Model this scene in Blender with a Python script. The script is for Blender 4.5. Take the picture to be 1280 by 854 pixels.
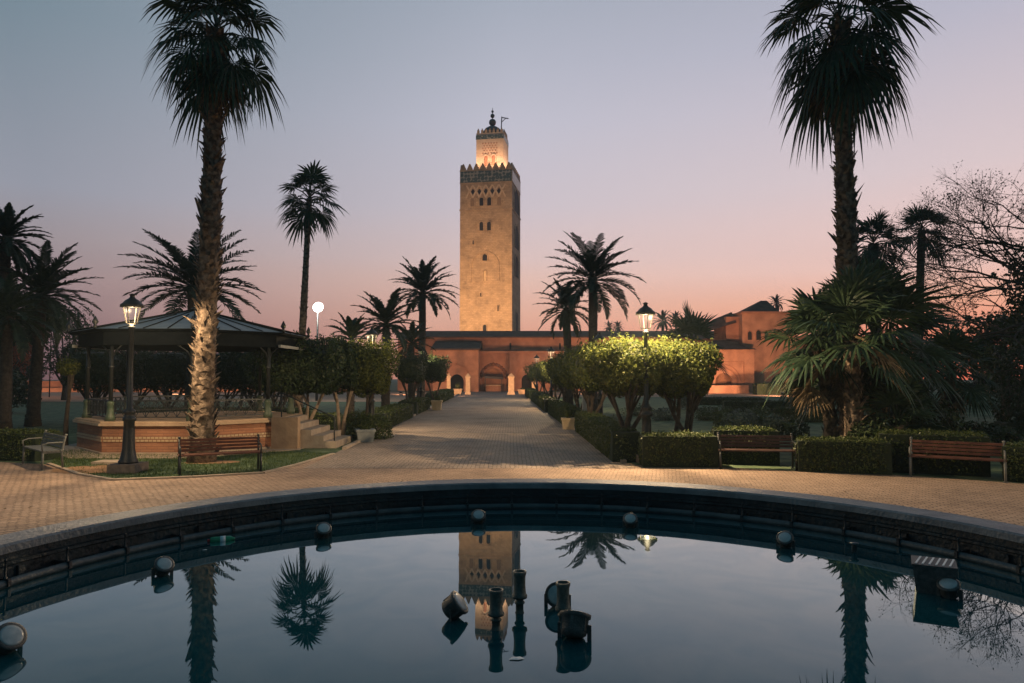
import bpy, bmesh, math, random
import numpy as np
from math import sin, cos, pi, radians, sqrt, atan2
from mathutils import Vector, Matrix

# ------------------------------------------------------------------ scene, camera, sky, sun, exposure
S = bpy.context.scene
for o in list(bpy.data.objects): bpy.data.objects.remove(o)
C = S.collection
HC, FPX = 2.1, 900.0                      # eye height above the paving, focal length in px of a 1280 px frame
cam = bpy.data.cameras.new('camera'); camo = bpy.data.objects.new('camera', cam); C.objects.link(camo)
PITCH = radians(2.71)
camo.location = (0, 0, HC); camo.rotation_euler = (pi/2+PITCH, 0, 0)
cam.sensor_width = 36; cam.lens = 36*FPX/1280
cam.clip_start = .05; cam.clip_end = 3000
S.camera = camo
S.view_settings.view_transform = 'Standard'; S.view_settings.look = 'None'
S.view_settings.exposure = 0; S.view_settings.gamma = 1
S.render.engine = 'CYCLES'
S.cycles.use_denoising = True
S.cycles.max_bounces = 6; S.cycles.transparent_max_bounces = 12
S.cycles.sample_clamp_indirect = 4; S.cycles.sample_clamp_direct = 6

def lin(r, g, b):
    f = lambda c: (c/255/12.92) if c <= 10 else ((c/255+.055)/1.055)**2.4
    return (f(r), f(g), f(b), 1)

W = bpy.data.worlds.new('World'); S.world = W; W.use_nodes = True
wn, wl = W.node_tree.nodes, W.node_tree.links
wn.clear()
def N(tree, t, **k):
    n = tree.nodes.new(t)
    for a, b in k.items(): setattr(n, a, b)
    return n
wt = W.node_tree
tc = N(wt, 'ShaderNodeTexCoord'); sep = N(wt, 'ShaderNodeSeparateXYZ')
wl.new(tc.outputs['Generated'], sep.inputs[0])
HAZE = .0007
def above_haze(stops):                    # sky radiance as it is beyond the evening haze, which takes some of it away
    out = []
    for el, c in stops:
        T = math.exp(-HAZE*min(455, 73/max(el, .01))); out.append((el, tuple(max(.0, (v-j*(1-T))/T) for v, j in zip(c[:3], (.115,.14,.14)))+(1,)))
    return out
def ramp(tree, stops, fac):
    r = N(tree, 'ShaderNodeValToRGB'); e = r.color_ramp.elements
    while len(e) > 1: e.remove(e[-1])
    e[0].position, e[0].color = stops[0]
    for p, c in stops[1:]:
        x = e.new(p); x.color = c
    tree.links.new(fac, r.inputs[0]); return r
rl = ramp(wt, above_haze([(0, lin(118,92,92)), (.06, lin(140,116,118)), (.112, lin(158,138,138)), (.16, lin(157,147,150)), (.217, lin(151,154,165)), (.404, lin(120,138,150)), (.8, lin(84,112,130))]), sep.outputs[2])
rc = ramp(wt, above_haze([(0, lin(205,140,118)), (.04, lin(214,152,130)), (.083, lin(221,172,152)), (.135, lin(222,188,176)), (.16, lin(216,192,188)), (.23, lin(203,193,200)), (.335, lin(192,191,204)), (.475, lin(166,173,187)), (.8, lin(98,122,140))]), sep.outputs[2])
rr = ramp(wt, above_haze([(0, lin(226,118,90)), (.05, lin(238,144,114)), (.093, lin(240,178,150)), (.135, lin(236,198,188)), (.247, lin(218,200,202)), (.404, lin(186,184,199)), (.8, lin(104,124,140))]), sep.outputs[2])
mr1 = N(wt, 'ShaderNodeMapRange', interpolation_type='LINEAR'); wl.new(sep.outputs[0], mr1.inputs[0])
mr1.inputs[1].default_value = -.54; mr1.inputs[2].default_value = .0
mr2 = N(wt, 'ShaderNodeMapRange', interpolation_type='LINEAR'); wl.new(sep.outputs[0], mr2.inputs[0])
mr2.inputs[1].default_value = .0; mr2.inputs[2].default_value = .53
m1 = N(wt, 'ShaderNodeMixRGB'); m2 = N(wt, 'ShaderNodeMixRGB'); m3 = N(wt, 'ShaderNodeMixRGB')
wl.new(mr1.outputs[0], m1.inputs[0]); wl.new(rl.outputs[0], m1.inputs[1]); wl.new(rc.outputs[0], m1.inputs[2])
wl.new(mr2.outputs[0], m2.inputs[0]); wl.new(m1.outputs[0], m2.inputs[1]); wl.new(rr.outputs[0], m2.inputs[2])
mr3 = N(wt, 'ShaderNodeMapRange', interpolation_type='SMOOTHSTEP'); wl.new(sep.outputs[1], mr3.inputs[0])
mr3.inputs[1].default_value = -.1; mr3.inputs[2].default_value = .6
m3.inputs[1].default_value = lin(50, 88, 104)                    # the night side of the sky behind the camera
wl.new(mr3.outputs[0], m3.inputs[0]); wl.new(m2.outputs[0], m3.inputs[2])
sky = N(wt, 'ShaderNodeTexSky', sky_type='NISHITA'); sky.sun_disc = False
SUN_EL, SUN_AZ = radians(0.5), radians(38)
sky.sun_elevation = SUN_EL; sky.sun_rotation = SUN_AZ
bg1 = N(wt, 'ShaderNodeBackground'); bg2 = N(wt, 'ShaderNodeBackground'); add = N(wt, 'ShaderNodeAddShader')
bg2.inputs[1].default_value = .0015; bg1.inputs[1].default_value = .99
wl.new(m3.outputs[0], bg1.inputs[0]); wl.new(sky.outputs[0], bg2.inputs[0])
wl.new(bg1.outputs[0], add.inputs[0]); wl.new(bg2.outputs[0], add.inputs[1])
wo = N(wt, 'ShaderNodeOutputWorld'); wl.new(add.outputs[0], wo.inputs[0])

sl = bpy.data.lights.new('sun', 'SUN'); sl.energy = .06; sl.angle = radians(25); sl.color = (1, .62, .45)
so = bpy.data.objects.new('sun', sl); C.objects.link(so)
so.rotation_euler = Vector((-sin(SUN_AZ), -cos(SUN_AZ), -sin(radians(3)))).to_track_quat('-Z', 'Y').to_euler()

LAMP_W, FACADE_W, MINARET_W = 800, 3600, 74000

# ------------------------------------------------------------------ helpers
R = random.Random(7)
RNG = np.random.default_rng(11)
def slope(py):                            # rise over run of the sight line through image row py
    v = (427-py)/FPX; return (sin(PITCH)+v*cos(PITCH))/(cos(PITCH)-v*sin(PITCH))
def at(px, py, z=0):
    Y = (z-HC)/slope(py); return Vector((X(px, Y, z), Y, z))
def X(px, Y, z=1.2): return (px-640)/FPX*(Y*cos(PITCH)+(z-HC)*sin(PITCH))
def Z(py, Y): return HC+Y*slope(py)

class MB:
    def __init__(s): s.v = []; s.f = []; s.sm = []
    def add(s, vs, fs, smooth=False):
        o = len(s.v); s.v += [tuple(v) for v in vs]; s.f += [tuple(i+o for i in f) for f in fs]; s.sm += [smooth]*len(fs); return s
    def box(s, x0, x1, y0, y1, z0, z1, m=None):
        vs = [Vector(p) for p in ((x0,y0,z0),(x1,y0,z0),(x1,y1,z0),(x0,y1,z0),(x0,y0,z1),(x1,y0,z1),(x1,y1,z1),(x0,y1,z1))]
        if m: vs = [m @ v for v in vs]
        return s.add(vs, [(0,3,2,1),(4,5,6,7),(0,1,5,4),(1,2,6,5),(2,3,7,6),(3,0,4,7)])
    def prism(s, pts, z0, z1, m=None):          # polygon in xy, counter-clockwise
        n = len(pts); vs = [Vector((p[0],p[1],z0)) for p in pts]+[Vector((p[0],p[1],z1)) for p in pts]
        if m: vs = [m @ v for v in vs]
        return s.add(vs, [tuple(range(n-1,-1,-1)), tuple(range(n,2*n))]+[(i,(i+1)%n,n+(i+1)%n,n+i) for i in range(n)])
    def frustum(s, p0, z0, p1, z1):
        n = len(p0); vs = [(p[0],p[1],z0) for p in p0]+[(p[0],p[1],z1) for p in p1]
        return s.add(vs, [tuple(range(n-1,-1,-1)), tuple(range(n,2*n))]+[(i,(i+1)%n,n+(i+1)%n,n+i) for i in range(n)])
    def lathe(s, prof, n=16, m=None, smooth=True):   # prof: (r, z) from bottom to top
        vs = []; fs = []
        for r, z in prof:
            for k in range(n):
                a = 2*pi*k/n; v = Vector((r*cos(a), r*sin(a), z)); vs.append(m @ v if m else v)
        for i in range(len(prof)-1):
            for k in range(n):
                fs.append((i*n+k, i*n+(k+1)%n, (i+1)*n+(k+1)%n, (i+1)*n+k))
        fs.append(tuple(range(n-1,-1,-1))); fs.append(tuple((len(prof)-1)*n+k for k in range(n)))
        return s.add(vs, fs, smooth)
    def tube(s, path, rad, n=6, smooth=True, cap=True):
        path = [Vector(p) for p in path]; k = len(path)
        rad = rad if hasattr(rad, '__len__') else [rad]*k
        vs = []; fs = []; up = Vector((0,0,1)); prev = None
        for i, p in enumerate(path):
            d = (path[min(i+1,k-1)]-path[max(i-1,0)]).normalized()
            if prev is None:
                a = d.cross(up); a = a if a.length > 1e-3 else d.cross(Vector((1,0,0)))
            else: a = prev - d*prev.dot(d)
            a.normalize(); prev = a; b = d.cross(a)
            for j in range(n):
                t = 2*pi*j/n; vs.append(p+(a*cos(t)+b*sin(t))*rad[i])
        for i in range(k-1):
            for j in range(n): fs.append((i*n+j, i*n+(j+1)%n, (i+1)*n+(j+1)%n, (i+1)*n+j))
        if cap: fs.append(tuple(range(n-1,-1,-1))); fs.append(tuple((k-1)*n+j for j in range(n)))
        return s.add(vs, fs, smooth)
    def bar(s, a, b, w, h=None, up=(0,0,1)):
        a, b = Vector(a), Vector(b); d = (b-a).normalized(); u = Vector(up)
        x = d.cross(u); x = x if x.length > 1e-3 else d.cross(Vector((0,1,0))); x.normalize(); y = x.cross(d)
        h = h or w; x *= w/2; y *= h/2
        return s.add([a-x-y,a+x-y,a+x+y,a-x+y,b-x-y,b+x-y,b+x+y,b-x+y], [(0,3,2,1),(4,5,6,7),(0,1,5,4),(1,2,6,5),(2,3,7,6),(3,0,4,7)])
    def ball(s, c, r, n=12, sz=1):
        pr = [(max(r*sin(pi*i/8), .001), -r*sz*cos(pi*i/8)) for i in range(9)]
        return s.lathe(pr, n, Matrix.Translation(c))
    def arr(s, V, F):                               # numpy arrays
        o = len(s.v); s.v += V.tolist(); s.f += (F+o).tolist(); s.sm += [False]*len(F); return s
    def build(s, name, mat, parent=None, loc=None):
        me = bpy.data.meshes.new(name); me.from_pydata(s.v, [], s.f)
        me.polygons.foreach_set('use_smooth', s.sm); me.materials.append(mat); me.update()
        o = bpy.data.objects.new(name, me); C.objects.link(o)
        if parent: o.parent = parent
        if loc is not None: o.location = loc
        return o

def tag(o, label, cat, group=None):
    o['label'] = label; o['category'] = cat
    if group: o['group'] = group
    return o
def thing(name, label, cat, loc=(0,0,0), rz=0, group=None):
    o = bpy.data.objects.new(name, None); C.objects.link(o); o.location = loc; o.rotation_euler = (0,0,rz)
    o.empty_display_size = .2
    return tag(o, label, cat, group)
def structure(o): o['kind'] = 'structure'; return o
def copy_tree(o, parent=None):
    c = o.copy(); C.objects.link(c)
    if parent: c.parent = parent
    for ch in list(o.children): copy_tree(ch, c)
    return c
def point(parent, z, power, col, r=.05, xy=(0,0)):
    l = bpy.data.lights.new('lamp_light', 'POINT'); l.energy = power; l.color = col; l.shadow_soft_size = r
    o = bpy.data.objects.new('lamp_light', l); C.objects.link(o); o.parent = parent; o.location = (xy[0], xy[1], z); return o
def spot(parent, loc, target, power, col, ang, r=.15, blend=.6):
    l = bpy.data.lights.new('spot_light', 'SPOT'); l.energy = power; l.color = col; l.spot_size = radians(ang); l.spot_blend = blend; l.shadow_soft_size = r
    o = bpy.data.objects.new('spot_light', l); C.objects.link(o); o.parent = parent; o.location = loc
    o.rotation_euler = (Vector(target)-Vector(loc)).to_track_quat('-Z', 'Y').to_euler(); return o

# ------------------------------------------------------------------ materials
def mat(name, c, rough=.7, c2=None, scale=8, bump=0, bscale=None, metal=0, coord='Object', detail=6, spec=.5, emit=None, estr=0, lo=.35, hi=.65):
    m = bpy.data.materials.new(name); m.use_nodes = True; t = m.node_tree; b = t.nodes['Principled BSDF']
    b.inputs['Roughness'].default_value = rough; b.inputs['Metallic'].default_value = metal
    b.inputs['Specular IOR Level'].default_value = spec
    b.inputs['Base Color'].default_value = (*c, 1)
    if c2 or bump:
        co = N(t, 'ShaderNodeTexCoord')
    if c2:
        n = N(t, 'ShaderNodeTexNoise'); n.inputs['Scale'].default_value = scale; n.inputs['Detail'].default_value = detail
        t.links.new(co.outputs[coord], n.inputs['Vector'])
        r = ramp(t, [(lo, (*c, 1)), (hi, (*c2, 1))], n.outputs[0]); t.links.new(r.outputs[0], b.inputs['Base Color'])
    if bump:
        n2 = N(t, 'ShaderNodeTexNoise'); n2.inputs['Scale'].default_value = bscale or scale*4; n2.inputs['Detail'].default_value = 5
        t.links.new(co.outputs[coord], n2.inputs['Vector'])
        bp = N(t, 'ShaderNodeBump'); bp.inputs['Strength'].default_value = bump; bp.inputs['Distance'].default_value = .03
        t.links.new(n2.outputs[0], bp.inputs['Height']); t.links.new(bp.outputs[0], b.inputs['Normal'])
    if emit:
        b.inputs['Emission Color'].default_value = (*emit, 1); b.inputs['Emission Strength'].default_value = estr
    return m
def leafmat(name, c, c2, trans=.25, rough=.5, scale=9):
    m = mat(name, c, rough, c2, scale, detail=3, spec=.3)
    t = m.node_tree; b = t.nodes['Principled BSDF']; out = t.nodes['Material Output']
    tr = N(t, 'ShaderNodeBsdfTranslucent'); mx = N(t, 'ShaderNodeMixShader'); mx.inputs[0].default_value = trans
    src = b.inputs['Base Color'].links[0].from_socket; t.links.new(src, tr.inputs[0])
    t.links.new(b.outputs[0], mx.inputs[1]); t.links.new(tr.outputs[0], mx.inputs[2]); t.links.new(mx.outputs[0], out.inputs[0])
    return m
M = {}
M['iron'] = mat('painted_iron', (.012,.015,.018), .45, (.022,.026,.028), 20, .15)
M['iron_grey'] = mat('grey_iron', (.10,.11,.11), .55, (.16,.16,.15), 14, .15)
M['frame'] = mat('lantern_frame', (.24,.22,.18), .5, (.3,.28,.24), 20)
M['bulb'] = mat('lit_bulb', (1,.9,.7), .5, emit=(1,.80,.5), estr=14)
M['white_lamp'] = mat('lit_flood_panel', (1,1,1), .5, emit=(1,.97,.9), estr=30)
M['orange_lamp'] = mat('lit_orange_lamp', (1,.6,.3), .5, emit=(1,.45,.15), estr=12)
M['concrete'] = mat('concrete_plinth', (.16,.12,.10), .85, (.26,.2,.16), 9, .5)
M['wood'] = mat('bench_wood', (.085,.032,.02), .5, (.16,.06,.035), 6, .2, 40)
M['wood_dark'] = mat('shaded_bench_wood', (.04,.02,.015), .55, (.075,.035,.025), 6, .2, 40)  # darker copy of the bench wood, shade put into its colour
M['plaster'] = mat('red_plaster', (.30,.14,.088), .9, (.46,.225,.14), .9, .5, 9, detail=10)
M['plaster2'] = mat('pale_plaster', (.36,.18,.112), .9, (.54,.28,.17), .9, .5, 9, detail=10)
M['trim'] = mat('plaster_moulding', (.33,.15,.09), .9, (.42,.2,.12), 2, .2)
M['tile_roof'] = mat('roof_tiles', (.085,.055,.042), .95, (.14,.09,.068), 1.5, .6, 6, spec=.1)
M['stone'] = mat('cream_stone', (.50,.38,.23), .85, (.62,.48,.31), 3, .4, 14)
M['dark'] = mat('opening_shade', (.012,.012,.014), .9, (.02,.018,.018), 4)  # near-black colour stands in for the shade inside openings
M['bark'] = mat('palm_bark', (.07,.05,.036), .95, (.29,.215,.155), 7, .9, 30, lo=.4, hi=.62)
M['bark_dark'] = mat('tree_bark', (.045,.034,.028), .95, (.085,.065,.05), 10, .7, 34)
M['bark_light'] = mat('pale_bark', (.30,.22,.16), .9, (.42,.32,.23), 10, .5, 34)
M['frond'] = leafmat('fan_palm_leaf', (.022,.048,.026), (.05,.085,.04), .25)
M['frond_date'] = leafmat('date_palm_leaf', (.02,.04,.026), (.042,.07,.04), .2)
M['dead'] = leafmat('dead_palm_leaf', (.14,.10,.06), (.27,.20,.115), .25, .8)
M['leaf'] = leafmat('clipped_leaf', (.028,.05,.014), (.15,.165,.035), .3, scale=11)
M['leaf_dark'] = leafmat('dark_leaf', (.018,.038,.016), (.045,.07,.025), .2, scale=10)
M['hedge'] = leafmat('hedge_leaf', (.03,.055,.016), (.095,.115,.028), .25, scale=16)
M['shrub'] = leafmat('blue_green_leaf', (.03,.055,.05), (.07,.10,.085), .2, scale=12)
M['red_lit'] = leafmat('red_lit_leaf', (.22,.06,.03), (.34,.11,.05), .3, scale=6)  # reddish lamplight on the foliage is put into the leaf colour
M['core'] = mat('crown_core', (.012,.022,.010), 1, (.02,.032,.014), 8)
M['green_paint'] = mat('green_paint', (.05,.085,.055), .5, (.09,.11,.07), 10, .2)
M['terracotta'] = mat('terracotta', (.32,.15,.08), .85, (.42,.22,.13), 6, .4)
M['lamp_body'] = mat('pool_lamp_body', (.03,.035,.035), .5, (.07,.075,.07), 18, .3)
M['lens'] = mat('pool_lamp_lens', (.30,.34,.34), .25, (.42,.45,.44), 14)
M['bronze'] = mat('weathered_bronze', (.045,.06,.055), .5, (.10,.12,.105), 16, .3, metal=.3)
M['slab'] = mat('pale_slab', (.34,.27,.21), .85, (.44,.36,.28), 4, .4)
M['soil'] = mat('bare_soil', (.20,.115,.06), .95, (.30,.18,.10), 3, .8, 30)
M['sand'] = mat('sandy_ground', (.30,.19,.12), .95, (.38,.25,.16), .4, .4, 8)
M['bottle'] = mat('green_bottle', (.02,.22,.10), .2, (.03,.27,.13), 10)
M['white'] = mat('white_plastic', (.7,.7,.68), .4, (.78,.78,.76), 10)
M['red'] = mat('red_plastic', (.5,.03,.03), .4, (.55,.05,.04), 10)
M['roof_metal'] = mat('roof_sheet', (.10,.14,.165), .5, (.15,.19,.215), 3, .2, 20)
M['roof_dark'] = mat('dark_fascia', (.004,.006,.008), .9, (.008,.010,.012), 10, spec=.05)
M['eave_light'] = mat('lit_eave_colour', (.28,.29,.27), .6, (.36,.36,.33), 8)  # pale colour stands in for light on the eave ring
M['grey_post'] = mat('grey_post', (.2,.22,.23), .7, (.28,.3,.3), 6, .2)

def brick_mat(name, c1, c2, cm, bw, bh, mortar, rough, bump, scale=1, warp=0, blot=None, spec=.5, rot=0):
    m = bpy.data.materials.new(name); m.use_nodes = True; t = m.node_tree; b = t.nodes['Principled BSDF']; L = t.links
    co = N(t, 'ShaderNodeTexCoord'); mp = N(t, 'ShaderNodeMapping'); L.new(co.outputs['Object'], mp.inputs[0]); vec = mp.outputs[0]
    mp.inputs['Rotation'].default_value = rot if hasattr(rot, '__len__') else (0,0,rot)
    if warp:
        nz = N(t, 'ShaderNodeTexNoise'); nz.inputs['Scale'].default_value = 4.5; nz.inputs['Detail'].default_value = 3; L.new(vec, nz.inputs['Vector'])
        va = N(t, 'ShaderNodeVectorMath', operation='MULTIPLY_ADD'); L.new(nz.outputs['Color'], va.inputs[0]); va.inputs[1].default_value = (warp,warp,0); L.new(vec, va.inputs[2]); vec = va.outputs[0]
    br = N(t, 'ShaderNodeTexBrick'); L.new(vec, br.inputs['Vector'])
    br.inputs['Color1'].default_value = (*c1,1); br.inputs['Color2'].default_value = (*c2,1); br.inputs['Mortar'].default_value = (*cm,1)
    br.inputs['Scale'].default_value = scale; br.inputs['Brick Width'].default_value = bw; br.inputs['Row Height'].default_value = bh
    br.inputs['Mortar Size'].default_value = mortar; br.inputs['Mortar Smooth'].default_value = .4; br.inputs['Bias'].default_value = -.1
    n = N(t, 'ShaderNodeTexNoise'); n.inputs['Scale'].default_value = .55; n.inputs['Detail'].default_value = 8; n.inputs['Roughness'].default_value = .65
    L.new(co.outputs['Object'], n.inputs['Vector'])
    r = ramp(t, [(.28, (.5,.49,.49,1)), (.45, (.86,.85,.84,1)), (.72, (1.15,1.12,1.08,1))], n.outputs[0])
    mx = N(t, 'ShaderNodeMixRGB', blend_type='MULTIPLY'); mx.inputs[0].default_value = 1
    L.new(br.outputs[0], mx.inputs[1]); L.new(r.outputs[0], mx.inputs[2]); L.new(mx.outputs[0], b.inputs['Base Color'])
    b.inputs['Roughness'].default_value = rough; b.inputs['Specular IOR Level'].default_value = spec
    n3 = N(t, 'ShaderNodeTexNoise'); n3.inputs['Scale'].default_value = 26; n3.inputs['Detail'].default_value = 4; L.new(co.outputs['Object'], n3.inputs['Vector'])
    ma = N(t, 'ShaderNodeMath', operation='MULTIPLY_ADD'); L.new(n3.outputs[0], ma.inputs[0]); ma.inputs[1].default_value = .35
    inv = N(t, 'ShaderNodeMath', operation='SUBTRACT'); inv.inputs[0].default_value = 1; L.new(br.outputs['Fac'], inv.inputs[1]); L.new(inv.outputs[0], ma.inputs[2])
    bp = N(t, 'ShaderNodeBump'); bp.inputs['Strength'].default_value = bump; bp.inputs['Distance'].default_value = .012
    L.new(ma.outputs[0], bp.inputs['Height']); L.new(bp.outputs[0], b.inputs['Normal'])
    return m
M['pavers'] = brick_mat('interlocking_pavers', (.40,.285,.21), (.52,.38,.285), (.14,.10,.075), .165, .085, .011, .8, 1.0, warp=.09, spec=.3, rot=radians(12))
M['path'] = brick_mat('path_pavers', (.33,.265,.215), (.40,.325,.265), (.17,.135,.11), .2, .1, .010, .75, .9, warp=.10, spec=.3, rot=radians(90))
M['minaret'] = brick_mat('minaret_stone', (.43,.315,.205), (.53,.395,.265), (.36,.26,.17), .85, .42, .03, .9, .9, warp=.12, rot=(radians(90),0,0))
M['platform'] = brick_mat('platform_brick', (.34,.15,.085), (.43,.21,.12), (.28,.14,.09), .3, .07, .008, .85, .6, rot=(radians(90),0,0))

def grass_mat():
    m = mat('lawn', (.026,.068,.032), .95, (.12,.17,.085), 2.2, .8, 45, detail=10, lo=.36, hi=.66); return m
M['grass'] = grass_mat()
M['grass_blade'] = leafmat('grass_blade', (.045,.085,.02), (.10,.14,.035), .3, scale=5)

def tiles_mat():      # zellige: green-blue and white diamonds
    m = bpy.data.materials.new('glazed_tiles'); m.use_nodes = True; t = m.node_tree; b = t.nodes['Principled BSDF']
    co = N(t, 'ShaderNodeTexCoord'); v = N(t, 'ShaderNodeTexVoronoi'); v.inputs['Scale'].default_value = 1.15; v.inputs['Randomness'].default_value = .35
    t.links.new(co.outputs['Object'], v.inputs['Vector'])
    r = ramp(t, [(.0, (.42,.38,.30,1)), (.2, (.36,.33,.27,1)), (.26, (.07,.10,.09,1)), (.55, (.05,.085,.085,1)), (.65, (.32,.30,.25,1))], v.outputs['Distance'])
    t.links.new(r.outputs[0], b.inputs['Base Color']); b.inputs['Roughness'].default_value = .35; return m
M['tiles'] = tiles_mat()
def glass_mat():
    m = bpy.data.materials.new('lantern_glass'); m.use_nodes = True; t = m.node_tree; out = t.nodes['Material Output']
    t.nodes.remove(t.nodes['Principled BSDF'])
    a = N(t, 'ShaderNodeBsdfTransparent'); g = N(t, 'ShaderNodeBsdfGlossy'); g.inputs['Roughness'].default_value = .1
    x = N(t, 'ShaderNodeMixShader'); x.inputs[0].default_value = .03
    t.links.new(a.outputs[0], x.inputs[1]); t.links.new(g.outputs[0], x.inputs[2]); t.links.new(x.outputs[0], out.inputs[0]); return m
M['glass'] = glass_mat()
def water_mat():
    m = bpy.data.materials.new('pool_water'); m.use_nodes = True; t = m.node_tree; b = t.nodes['Principled BSDF']
    co = N(t, 'ShaderNodeTexCoord')
    n0 = N(t, 'ShaderNodeTexNoise'); n0.inputs['Scale'].default_value = .7; n0.inputs['Detail'].default_value = 6; t.links.new(co.outputs['Object'], n0.inputs['Vector'])
    r = ramp(t, [(.3, (.001,.045,.058,1)), (.7, (.002,.065,.08,1))], n0.outputs[0])
    t.nodes.remove(b); df = N(t, 'ShaderNodeBsdfDiffuse'); gl = N(t, 'ShaderNodeBsdfGlossy'); gl.inputs['Roughness'].default_value = .012
    fr = N(t, 'ShaderNodeFresnel'); fr.inputs['IOR'].default_value = 1.33
    ma = N(t, 'ShaderNodeMath', operation='MULTIPLY_ADD', use_clamp=True); ma.inputs[1].default_value = 2.6; ma.inputs[2].default_value = -.12
    n4 = N(t, 'ShaderNodeTexNoise'); n4.inputs['Scale'].default_value = 2.2; n4.inputs['Detail'].default_value = 8; n4.inputs['Distortion'].default_value = 1.5; t.links.new(co.outputs['Object'], n4.inputs['Vector'])
    r4 = ramp(t, [(.36, (.78,.93,.96,1)), (.6, (.88,1,1,1))], n4.outputs[0]); t.links.new(r4.outputs[0], gl.inputs[0])
    mx = N(t, 'ShaderNodeMixShader'); t.links.new(fr.outputs[0], ma.inputs[0]); t.links.new(ma.outputs[0], mx.inputs[0])
    t.links.new(r.outputs[0], df.inputs[0]); t.links.new(df.outputs[0], mx.inputs[1]); t.links.new(gl.outputs[0], mx.inputs[2]); t.links.new(mx.outputs[0], t.nodes['Material Output'].inputs[0])
    n = N(t, 'ShaderNodeTexNoise'); n.inputs['Scale'].default_value = 1.6; n.inputs['Detail'].default_value = 2; t.links.new(co.outputs['Object'], n.inputs['Vector'])
    bp = N(t, 'ShaderNodeBump'); bp.inputs['Strength'].default_value = .04; bp.inputs['Distance'].default_value = .02
    t.links.new(n.outputs[0], bp.inputs['Height']); t.links.new(bp.outputs[0], gl.inputs['Normal']); return m
M['water'] = water_mat()
M['coping'] = mat('granite_coping', (.13,.14,.15), .5, (.22,.225,.23), 5, .4, 40, spec=.35)
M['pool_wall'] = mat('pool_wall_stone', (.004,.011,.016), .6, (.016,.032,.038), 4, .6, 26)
M['pipe'] = mat('pool_pipe', (.035,.055,.062), .5, (.07,.09,.095), 7, .3)

# ------------------------------------------------------------------ ground, plaza, path, lawn
PC = Vector((.143, 3.54, 0)); PR = 3.25; CW = .25; RZ = 1.105; WZ = .88; PK = .48     # raised basin: rim and water above the paving
def ring(rin, rout_f, z, n=180, steps=1):
    V = []; F = []
    for i in range(n):
        a = 2*pi*i/n; ro = rout_f(a)
        for k in range(steps+1):
            t = (k/steps)**(1 if steps == 1 else 3); r = rin+(ro-rin)*t
            V.append((PC.x+r*cos(a), PC.y+r*sin(a), z))
    for i in range(n):
        j = (i+1)%n
        for k in range(steps):
            a, b = i*(steps+1)+k, j*(steps+1)+k
            F.append((a, a+1, b+1, b))
    m = MB(); m.add(V, F); return m
g = ring(PR+.1, lambda a: 420, -.004, 180, 8).build('ground', M['grass']); structure(g)
bpts = [(13,3),(12.6,9.5),(11.2,12.8),(9.95,14.15),(8.3,15.25),(6.3,15.95),(4.5,16.7),(3.0,17.0),(2.6,17.6),(-4.72,20.2),(-4.78,19.6),(-5.05,17.0),(-5.35,15.6),(-6.6,14.95),(-8.0,14.55),(-9.2,15.4),(-11,17.2),(-12.6,17.7),(-15,16.5),(-15,8),(-12,-2),(0,-6),(10,-4)]
pol = sorted((atan2(y-PC.y, x-PC.x)%(2*pi), sqrt((x-PC.x)**2+(y-PC.y)**2)) for x, y in bpts)
def plaza_r(a):
    th = [p[0]-2*pi for p in pol]+[p[0] for p in pol]+[p[0]+2*pi for p in pol]; rr_ = [p[1] for p in pol]*3
    for i in range(len(th)-1):
        if th[i] <= a < th[i+1]:
            # straight edge between the two boundary points
            x0,y0,x1,y1 = rr_[i]*cos(th[i]),rr_[i]*sin(th[i]),rr_[i+1]*cos(th[i+1]),rr_[i+1]*sin(th[i+1])
            dx,dy = cos(a),sin(a); den = dx*(y1-y0)-dy*(x1-x0)
            return (x0*(y1-y0)-y0*(x1-x0))/den if abs(den) > 1e-6 else rr_[i]
    return 11
structure(ring(PR+.12, plaza_r, .0, 720).build('plaza', M['pavers']))
def pathL(Y): return -4.28-.021*Y
def pathR(Y): return 2.99-.0205*Y
m = MB(); ys = [16.4, 20, 30, 45, 60, 82, 97]
m.add([p for y in ys for p in ((pathL(y)-.1,y,.004),(pathR(y)+.1,y,.004))], [(2*i,2*i+1,2*i+3,2*i+2) for i in range(len(ys)-1)])
structure(m.build('path', M['path']))
m = MB(); m.bar((-5.2,26.9,.003),(2.4,25.6,.003),.22,.02); structure(m.build('path_joint', M['slab']))
# sandy strip before the buildings
m = MB(); m.add([(-70,58,.002),(-6.2,58,.002),(-6.4,93.5,.002),(-70,93.5,.002)], [(0,1,2,3)])
m.add([(1.6,70,.002),(60,74,.002),(60,92,.002),(1.4,92,.002)], [(0,1,2,3)]); structure(m.build('sandy_ground', M['sand']))
# lawn of the bandstand: bare patches, kerb and grass
def blob(cx, cy, rx, ry, z, seed, n=28):
    r_ = random.Random(seed); m = MB()
    m.add([(cx+rx*cos(2*pi*k/n)*r_.uniform(.8,1.1), cy+ry*sin(2*pi*k/n)*r_.uniform(.8,1.1), z) for k in range(n)], [tuple(range(n))]); return m
m = blob(-9.3,16.3,1.1,.75,.003,1); m.add(blob(-7.3,17.6,.7,.35,.003,2).v, [tuple(range(28))])
structure(m.build('bare_soil', M['soil']))
kp = [(-11.0,17.2),(-9.2,15.4),(-8.0,14.55),(-6.6,14.95),(-5.35,15.6),(-5.05,17.0),(-4.78,19.4)]
m = MB()
for a, b in zip(kp[:-1], kp[1:]): m.bar((*a,.012), (*b,.012), .09, .045)
structure(m.build('lawn_kerb', M['slab']))
m = MB(); kq = [(pathL(y)-.06, y) for y in (20.6,30,60,82)]
for a, b in zip(kq[:-1], kq[1:]): m.bar((*a,.03), (*b,.03), .12, .09)
kq = [(pathR(y)+.06, y) for y in (17.4,30,60,82)]
for a, b in zip(kq[:-1], kq[1:]): m.bar((*a,.03), (*b,.03), .12, .09)
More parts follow.
